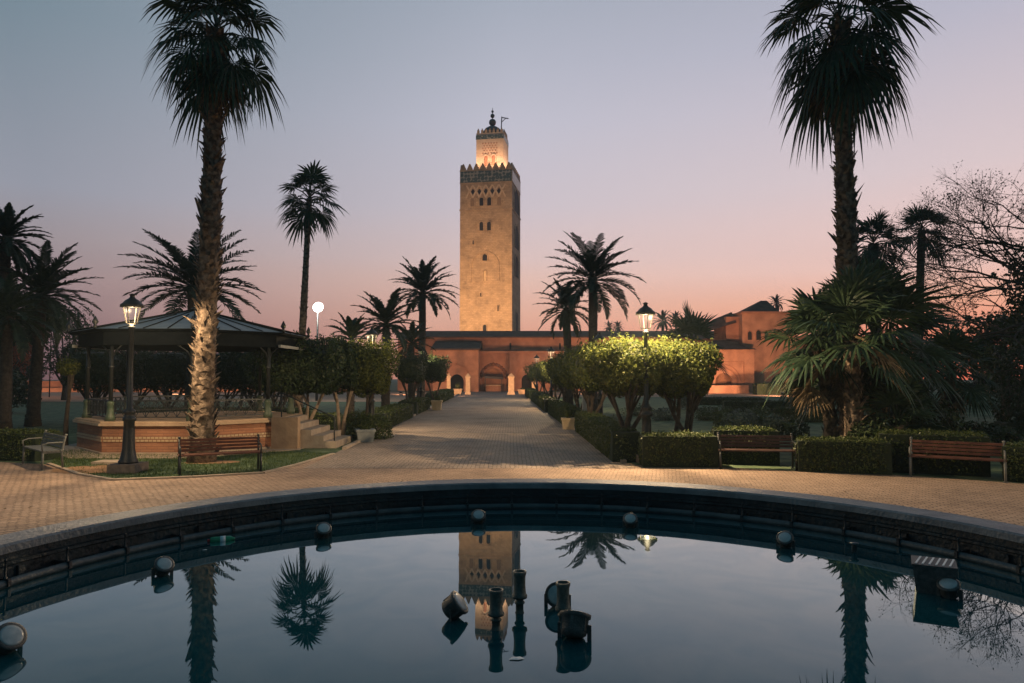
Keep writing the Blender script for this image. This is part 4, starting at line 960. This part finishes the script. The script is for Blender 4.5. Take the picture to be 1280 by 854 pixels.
# date palms
date_palm(740,40,Z(352,40),2.75,'large date palm right of the minaret with spreading crown',.27,(.1,0),44,31,el_lo=-28,w=.045)
date_palm(711,43,Z(388,43),1.9,'smaller drooping date palm with swollen trunk left of the large one',.26,(-.15,0),34,32,el_lo=-35,w=.045)
date_palm(526,50,Z(368,50),2.45,'date palm just left of the minaret with upswept crown',.27,(.1,0),40,33,el_lo=-15,w=.05)
date_palm(482,38,Z(408,38),1.95,'shorter date palm above the left lantern with ragged crown',.22,(0,0),36,34,el_lo=-25,w=.045)
date_palm(438,33,Z(426,33),1.25,'date palm tip showing just above the left clipped trees',.18,(0,0),22,35,el_lo=15,w=.04)
date_palm(514,44,Z(432,44),1.5,'low date palm between the two left palms near the mosque corner',.22,(0,0),26,36,el_lo=-20,w=.045)
date_palm(240,32,Z(362,32),2.85,'broad date palm behind the bandstand roof',.3,(0,0),48,37,el_lo=-12,w=.045,curve=(.6,1.3),el_hi=66)
date_palm(42,30,Z(372,30),2.15,'full date palm at the far left with crown near the orange lamp',.24,(.2,0),56,38,el_lo=-40,w=.04)
date_palm(-2,29,Z(302,29),1.6,'tallest date palm at the left picture edge',.22,(.1,0),44,39,el_lo=-35,w=.04)
date_palm(6,27,Z(396,27),1.7,'dark date palm low at the left picture edge',.22,(0,0),44,40,el_lo=-35,w=.04)
for px, Y, py, r_, lab, sd in ((762,180,410,1.7,'tiny distant palm on the skyline left of the near lantern',41),(773,185,409,1.7,'tiny distant palm on the skyline second left of the near lantern',42),(829,120,402,2.0,'distant bushy palm just right of the near lantern',43),(846,125,399,1.4,'distant slim palm above the mosque roof right of the bushy one',44),(972,140,380,1.9,'tiny palm behind the gatehouse roof',45)):
    date_palm(px, Y, Z(py,Y), r_, lab, .25, (0,0), 30, sd, el_lo=-40, boots=.5, w=.12, n=14, group='distant palms on the skyline')

# ------------------------------------------------------------------ clipped trees
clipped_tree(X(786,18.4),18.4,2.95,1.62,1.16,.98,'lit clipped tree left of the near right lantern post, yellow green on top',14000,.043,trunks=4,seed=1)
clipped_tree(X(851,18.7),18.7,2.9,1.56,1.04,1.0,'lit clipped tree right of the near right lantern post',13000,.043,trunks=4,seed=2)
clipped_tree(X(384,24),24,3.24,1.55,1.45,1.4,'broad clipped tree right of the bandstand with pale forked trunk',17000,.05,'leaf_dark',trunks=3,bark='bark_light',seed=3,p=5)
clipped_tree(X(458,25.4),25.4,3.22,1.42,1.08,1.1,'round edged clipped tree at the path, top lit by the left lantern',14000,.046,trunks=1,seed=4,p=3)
clipped_tree(X(428,24.6),24.8,3.2,1.55,.75,.9,'narrow clipped tree squeezed between the two broad left crowns',7000,.048,'leaf_dark',trunks=2,bark='bark_light',seed=5)
for i, (px, Y, hx, lab) in enumerate(((742,25.5,.95,'dark clipped tree right behind the lit right trees'),(722,31,1.0,'second dark clipped tree behind the lit right trees, by the grey post'),(708,38,1.1,'third clipped tree along the right side of the avenue'),(696,47,1.2,'fourth clipped tree along the right side of the avenue'),(684,57,1.3,'fifth clipped tree on the right, beside the small lantern'),(672,68,1.3,'farthest clipped tree on the right, near the pale pillar'))):
    clipped_tree(X(px,Y),Y,3.15,1.55,hx,1.3,lab,4200,.055,trunks=3,seed=10+i)
for i, (px, Y, hx, lab) in enumerate(((513,40,1.0,'dark clipped tree behind the left lantern, nearer of the far left pair'),(543,46,1.0,'dark clipped tree at the mosque end of the left row'))):
    clipped_tree(X(px,Y),Y,3.3,1.7,hx,1.3,lab,4500,.06,'leaf_dark',trunks=2,seed=20+i)
for i, (px, Y, hx, lab) in enumerate(((118,33,1.5,'dark clipped tree left of the bandstand, behind the sapling'),(168,36,1.5,'dark clipped tree behind the lit lantern post'),(212,34,1.5,'dark clipped tree seen through the bandstand left of the palm trunk'),(278,35,1.6,'dark clipped tree seen through the bandstand right of the palm trunk'),(318,33,1.3,'dark clipped tree behind the right bandstand columns'),(345,30,1.1,'dark clipped tree behind the bandstand steps'))):
    clipped_tree(X(px,Y),Y,3.45,1.35,hx,1.5,lab,4500,.065,'leaf_dark',trunks=4,seed=30+i)
clipped_tree(X(83,21.7),21.7,2.55,2.1,.32,.3,'thin young tree with small round top and stake left of the bandstand',1300,.035,'leaf',trunks=1,seed=40,group=None,p=2.5)

# ------------------------------------------------------------------ hedges
hedge(2.78,17.45,2.72,27.6,.75,.76,'long low hedge along the right edge of the avenue, left face lit',900)
hedge(3.0,16.95,4.75,16.85,.7,.74,'dark hedge at the corner of avenue and fountain plaza')
hedge(4.85,17.6,6.35,17.3,.9,.84,'dark hedge behind the shaded bench')
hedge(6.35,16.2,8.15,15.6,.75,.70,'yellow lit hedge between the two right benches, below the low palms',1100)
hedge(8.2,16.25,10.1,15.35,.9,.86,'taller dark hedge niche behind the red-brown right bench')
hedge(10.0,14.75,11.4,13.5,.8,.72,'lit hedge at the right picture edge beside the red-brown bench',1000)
hedge(2.55,29.6,2.35,40,.8,.72,'shaded hedge behind the planter on the right side of the avenue',500,.04)
hedge(2.3,41,2.0,62,.9,.75,'far hedge running toward the mosque on the right side',260,.055)
hedge(1.9,64,1.75,74,.9,.8,'last yellowish hedge near the right pale pillar',220,.06)
hedge(-5.35,27.2,-5.45,36.5,1.1,.68,'yellow green box hedge along the left edge of the avenue',600,.038)
hedge(-5.55,38.2,-5.7,46,1.1,.72,'second hedge along the left edge, behind the yellow box hedge',400,.045)
hedge(-5.8,52,-6.1,70,1.1,.8,'far hedge at the left edge near the dark arched doorway',260,.055)
hedge(-6.6,28.2,-9.5,28.6,.8,.6,'low hedge crossing the lawn behind the left round shrub',450,.04)
hedge(-15.5,28.6,-7.6,28.2,1.0,.8,'long dark hedge behind the bandstand railing',380,.05,'leaf_dark')
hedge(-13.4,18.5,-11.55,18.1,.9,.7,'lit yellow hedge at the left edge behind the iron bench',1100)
hedge(12.2,42,17.2,41,1.2,.62,'low dark hedge in the right garden, left of the palm clump',300,.05,'leaf_dark')
hedge(12.1,33.5,14.6,32.6,1.0,.62,'short dark hedge nearest the palm clump in the right garden',350,.05,'leaf_dark')
hedge(13.2,52,18,51.5,1.1,.5,'thin dark hedge far back in the right garden',250,.06,'leaf_dark')
hedge(26.8,80,34.5,80,1.6,1.25,'tall dark hedge right of the arched porch',160,.08,'leaf_dark')
hedge(15.8,23.5,19,22.6,1.2,.62,'dark hedge across the right lawn behind the bench hedge',350,.045,'leaf_dark')
hedge(36,60,44,60,1.6,1.4,'dark clipped hedge far right beyond the green mound',120,.09,'leaf_dark')

# --- shrubs
def shrub(x, y, hx, hz, label, mt='shrub', n=1500, size=.05, p=2.4, cat='shrub', group='garden shrubs', rag=.03):
    t = thing('shrub', label, cat, (x,y,0), 0, group); m = MB(); boxcloud(m, hx, hx, hz, n, size, p=p, depth=.5, lump=.1, c=(0,0,hz*.9), rag=rag); m.build('foliage', M[mt], t)
    m = MB()
    for k in range(4): a = k*1.6; m.tube([(0,0,0),(cos(a)*hx*.3,sin(a)*hx*.3,hz*.8)],[.03,.015],5)
    m.build('stem', M['bark_dark'], t); return t
shrub(X(466,24.3),24.2,.62,.36,'round dark clipped shrub at the left corner of the avenue','hedge',4500,.035,4)
shrub(X(446,25.2),25.3,.5,.40,'dark rounded shrub behind the corner shrub on the left','hedge',3000,.035,4)
shrub(X(859,45),45,.7,.85,'bluish upright shrub under the lit clipped trees',n=1800,size=.07)
for i, (px, Y, hx, hz, lab) in enumerate(((905,31,.55,.38,'spiky blue grey shrub in the right garden, left of the dark hedge'),(928,29,.7,.36,'broad blue grey shrub bed before the shaded bench'),(950,30,.6,.4,'rounded shrub right of the broad shrub bed'),(968,27.5,.45,.28,'small shrub behind the shaded bench end post'),(884,34,.6,.3,'low shrub left of the spiky garden shrubs'),(832,34,.7,.28,'low shrub seen between the lit tree trunks'),(990,24,.5,.32,'low shrub left of the leaning palm trunk'),(1010,36,.6,.3,'small shrub on the green bank left of the palms'),(800,38,.9,.25,'flat shrub bed under the lit right trees'),(770,27,.5,.28,'little shrub at the foot of the lit right trees'))):
    shrub(X(px,Y),Y,hx,hz,lab,'shrub' if i%2 else 'leaf_dark',1300,.05)
shrub(X(1150,20),20,1.1,.75,'dense dark undergrowth bush right of the palm clump','leaf_dark',4200,.06)
shrub(X(1085,17.4),17.2,.6,.5,'dark undergrowth at the lit trunk of the tall right palm','leaf_dark',2500,.05)
shrub(X(1225,20),20,1.2,.38,'wide dark bush behind the right bench hedge','leaf_dark',4200,.06)
shrub(X(1283,24),24,1.0,1.6,'tall dark conical bush at the right picture edge','leaf_dark',5000,.07,3)
# --- green mound on the right lawn
m = MB(); V = []; F = []; cx_, cy_ = X(1190,44), 44
for i in range(9):
    for k in range(32):
        a = 2*pi*k/32; r_ = i/8; V.append((cx_+13*r_*cos(a), cy_+9*r_*sin(a), 1.15*(cos(pi*r_)*.5+.5)-.01))
for i in range(8):
    for k in range(32): F.append((i*32+k, (i+1)*32+k, (i+1)*32+(k+1)%32, i*32+(k+1)%32))
m.add(V, F, True); structure(m.build('lawn_mound', M['grass']))

# ------------------------------------------------------------------ background trees
def leafy_tree(px, Y, ztop, zbot, hx, label, mt='leaf_dark', n=4500, size=.12, seed=1, group='dark trees in the background', name='leafy_tree'):
    r_ = random.Random(seed); t = thing(name, label, 'tree', (X(px,Y),Y,0), 0, group); m = MB(); hz = (ztop-zbot)/2; k = 9
    rng = np.random.default_rng(seed); tr = MB(); tr.tube([(0,0,0),(.1,0,zbot),(0,0,(ztop+zbot)/2)],[.22,.17,.1],8)
    for i in range(k):
        a = r_.uniform(0,2*pi); q = r_.uniform(.25,.75); z = zbot+hz*.4+r_.uniform(0,1.5)*hz; c = (cos(a)*hx*q, sin(a)*hx*q, z); s = r_.uniform(.35,.55)
        boxcloud(m, hx*s, hx*s, hz*s, n//k, size, 2.2, .6, .15, rng, c=c); tr.tube([(0,0,zbot*.8),(c[0]*.5,c[1]*.5,(z+zbot*.8)/2),c],[.1,.07,.03],5)
    m.build('crown', M[mt], t); tr.build('trunk', M['bark_dark'], t); return t
leafy_tree(80,62,Z(392,62),1.5,2.6,'dark rounded tree above the trees left of the bandstand',seed=51)
leafy_tree(108,70,Z(412,70),1.2,3.0,'low dark tree behind the bandstand eave',seed=52)
leafy_tree(28,60,Z(420,60),1.0,2.8,'dark bushy tree at the foot of the left date palms',seed=53)
leafy_tree(3,55,Z(395,55),1.5,2.2,'tree with red light put into its leaf colour behind the left date palm trunks','red_lit',3200,seed=54)
leafy_tree(-12,40,Z(455,40),.2,1.9,'dark dense bush at the left picture edge',seed=55)
leafy_tree(1256,34,Z(385,34),2.4,2.4,'dense dark tree at the right edge below bare branches',n=7000,size=.11,seed=56)
leafy_tree(1300,28,Z(335,28),1.9,2.0,'dark leafy tree cut by the right picture edge',n=6000,size=.1,seed=57)
leafy_tree(1222,60,Z(432,60),.3,3.0,'pale green shrub tree far right beyond the mound','leaf',3500,.12,seed=58)
leafy_tree(1130,55,Z(425,55),.6,3.5,'dark tree hidden behind the right palm clump',n=4500,seed=59)
leafy_tree(1165,75,Z(430,75),1.5,3.6,'dark distant tree between the palm clump and right trees',n=3500,seed=60)

def bare_tree(px, Y, h, label, seed, spreadx=0, depth=6, r0=.22, leaves_n=0, name='bare_tree', first=None, L0=None, mt='shrub', gn=.0, lsz=.05):
    r_ = random.Random(seed); t = thing(name, label, 'tree', (X(px,Y),Y,0)); m = MB(); tips = []
    def grow(p, d, L, r, k):
        n = 3; pts = [p]; q = p
        for i in range(n):
            d = (d+Vector((r_.gauss(0,.16),r_.gauss(0,.16),r_.gauss(.03,.12)))).normalized(); q = q+d*L/n; pts.append(q)
        m.tube(pts,[r*(1-.35*i/n) for i in range(n+1)],6 if r > .03 else 4,True,False)
        if k < 3: tips.extend(pts[1:])
        if k == 0: return
        for j in range(3 if r_.random() < .65 else 2):
            ax = Vector((r_.gauss(0,1),r_.gauss(0,1),r_.gauss(0,.7))); nd = (d+ax.normalized()*r_.uniform(.45,.95)).normalized()
            grow(pts[-1] if j < 2 else pts[2], nd, L*r_.uniform(.62,.85), r*.6, k-1)
    if first:
        m.tube([(0,0,0),(0.05,0,h*.25),(0,0,h*.5)],[r0*1.3,r0*1.1,r0],9)
        for dx, dy, dz, L, zz in first: grow(Vector((0,0,h*zz)), Vector((dx,dy,dz)).normalized(), L, r0*.55, depth-1)
    else: grow(Vector((0,0,0)), Vector((spreadx,0,1)).normalized(), L0 or h*.36, r0, depth)
    m.build('branches', M['bark_dark'], t)
    if leaves_n:
        P = np.array([tips[r_.randrange(len(tips))] for _ in range(leaves_n)])+RNG.normal(0,.09,(leaves_n,3)); lm = MB(); leaves(lm, P, RNG.normal(0,1,(leaves_n,3)), lsz); lm.build('sparse_leaves', M[mt], t)
    return t
bare_tree(1372,24,9.0,'large sparse tree with twisted bare branches reaching in from the right',61,depth=7,r0=.15,leaves_n=9000,mt='leaf_dark',lsz=.035,
    first=[(-1,.1,.42,2.2,.46),(-1,-.3,.12,2.0,.3),(-.9,.3,.95,2.1,.5),(-.45,.1,1,2.3,.5),(-.2,.6,.9,2.0,.5),(-1,.25,.25,2.3,.38),(-.75,-.3,.7,2.2,.5)])
bare_tree(300,46,5.2,'small bare tree behind the bandstand roof',62,.15,depth=5,r0=.12,leaves_n=250,mt='leaf_dark')
bare_tree(212,50,5.0,'bare twiggy tree left of the broad date palm trunk',63,-.1,depth=5,r0=.11,leaves_n=150,mt='leaf_dark')

m = MB()                                              # dry leaves blown over the paving
for _ in range(420):
    a = R.uniform(0,2*pi); r_ = PR+R.uniform(3,8.5); x, y = PC.x+r_*cos(a), PC.y+r_*sin(a)
    if y < 8: continue
    if R.random() < .35: x, y = R.uniform(-4.6,2.6), R.uniform(17,45)
    b = R.uniform(0,pi); l = R.uniform(.02,.05); d = Vector((cos(b),sin(b),0))*l; e_ = Vector((-sin(b),cos(b),0))*l*.5; c = Vector((x,y,.012))
    m.add([c-d,c-e_+Vector((0,0,.012)),c+d,c+e_+Vector((0,0,.004))], [(0,1,2,3)])
fl_ = m.build('fallen_leaves', M['dead']); fl_['kind'] = 'stuff'

# ------------------------------------------------------------------ planters, post, pots
def planter(x, y, w, h, label, pot='stone', plant='hedge', ph=.45, rz=0, n=500, group='stone planters along the avenue'):
    t = thing('planter', label, 'planter', (x,y,0), rz, group); a, b = w*.42, w*.5
    m = MB(); m.frustum([(-a,-a),(a,-a),(a,a),(-a,a)],0,[(-b,-b),(b,-b),(b,b),(-b,b)],h*.82); c = b*1.1; m.box(-c,c,-c,c,h*.822,h); m.build('pot', M[pot], t)
    m = MB(); boxcloud(m, w*.34, w*.34, ph/2, n, .035, 2.2, .6, .15, c=(0,0,h+ph*.45), rag=.03); core(m, w*.3, w*.3, ph*.45, .9, 2.2, (0,0,h+ph*.42)); m.build('plant', M[plant], t); return t
planter(X(710,28.4),28.4,.48,.44,'square stone planter with a small plant by the right avenue hedge',ph=.5)
planter(X(572,81),81,1.0,.62,'pale planter before the dark arched doorway at the avenue end',ph=.7)
planter(X(653,81),81,1.0,.55,'pale planter left of the farthest right pillar',ph=.15)
planter(X(456,22.9),23.0,.55,.40,'dark square planter in the shade of the left corner shrub','grey_post',ph=.1,rz=.3)
planter(X(546,44),44,.6,.6,'planter at the end of the left hedge row','stone',ph=.3)
for px, lab in ((1236,'orange planter left of the dark bowl hedge far right'),(1272,'orange planter right of the dark bowl hedge far right')):
    planter(X(px,58),58,.8,.95,lab,'terracotta',ph=.4,group='orange planters far right')
t = thing('grey_post', 'square grey utility post behind the right avenue hedge', 'post', (X(732,29.5),29.5,0))
MB().box(-.13,.13,-.13,.13,0,1.25).build('post_body', M['grey_post'], t); MB().frustum([(-.15,-.15),(.15,-.15),(.15,.15),(-.15,.15)],1.252,[(-.12,-.12),(.12,-.12),(.12,.12),(-.12,.12)],1.32).build('post_cap', M['grey_post'], t)
p = at(140,578); st = MB(); st.box(-.35,.35,-.25,.25,0,.06); tag(st.build('stone_slab', M['slab'], None, (p.x+.1,p.y-.2,0)), 'small pale slab lying in the grass beside the left lamp plinth', 'slab')

# ------------------------------------------------------------------ evening haze over the gardens
hm = bpy.data.materials.new('evening_haze'); hm.use_nodes = True; ht = hm.node_tree; ht.nodes.clear()
hv = N(ht, 'ShaderNodeVolumePrincipled'); hv.inputs['Color'].default_value = (.62,.80,.92,1); hv.inputs['Density'].default_value = HAZE; hv.inputs['Anisotropy'].default_value = .2
ho = N(ht, 'ShaderNodeOutputMaterial'); ht.links.new(hv.outputs[0], ho.inputs['Volume'])
hb = MB().box(-430,430,-430,430,-1.2,75).build('haze', hm); hb['kind'] = 'stuff'
S.cycles.volume_bounces = 1
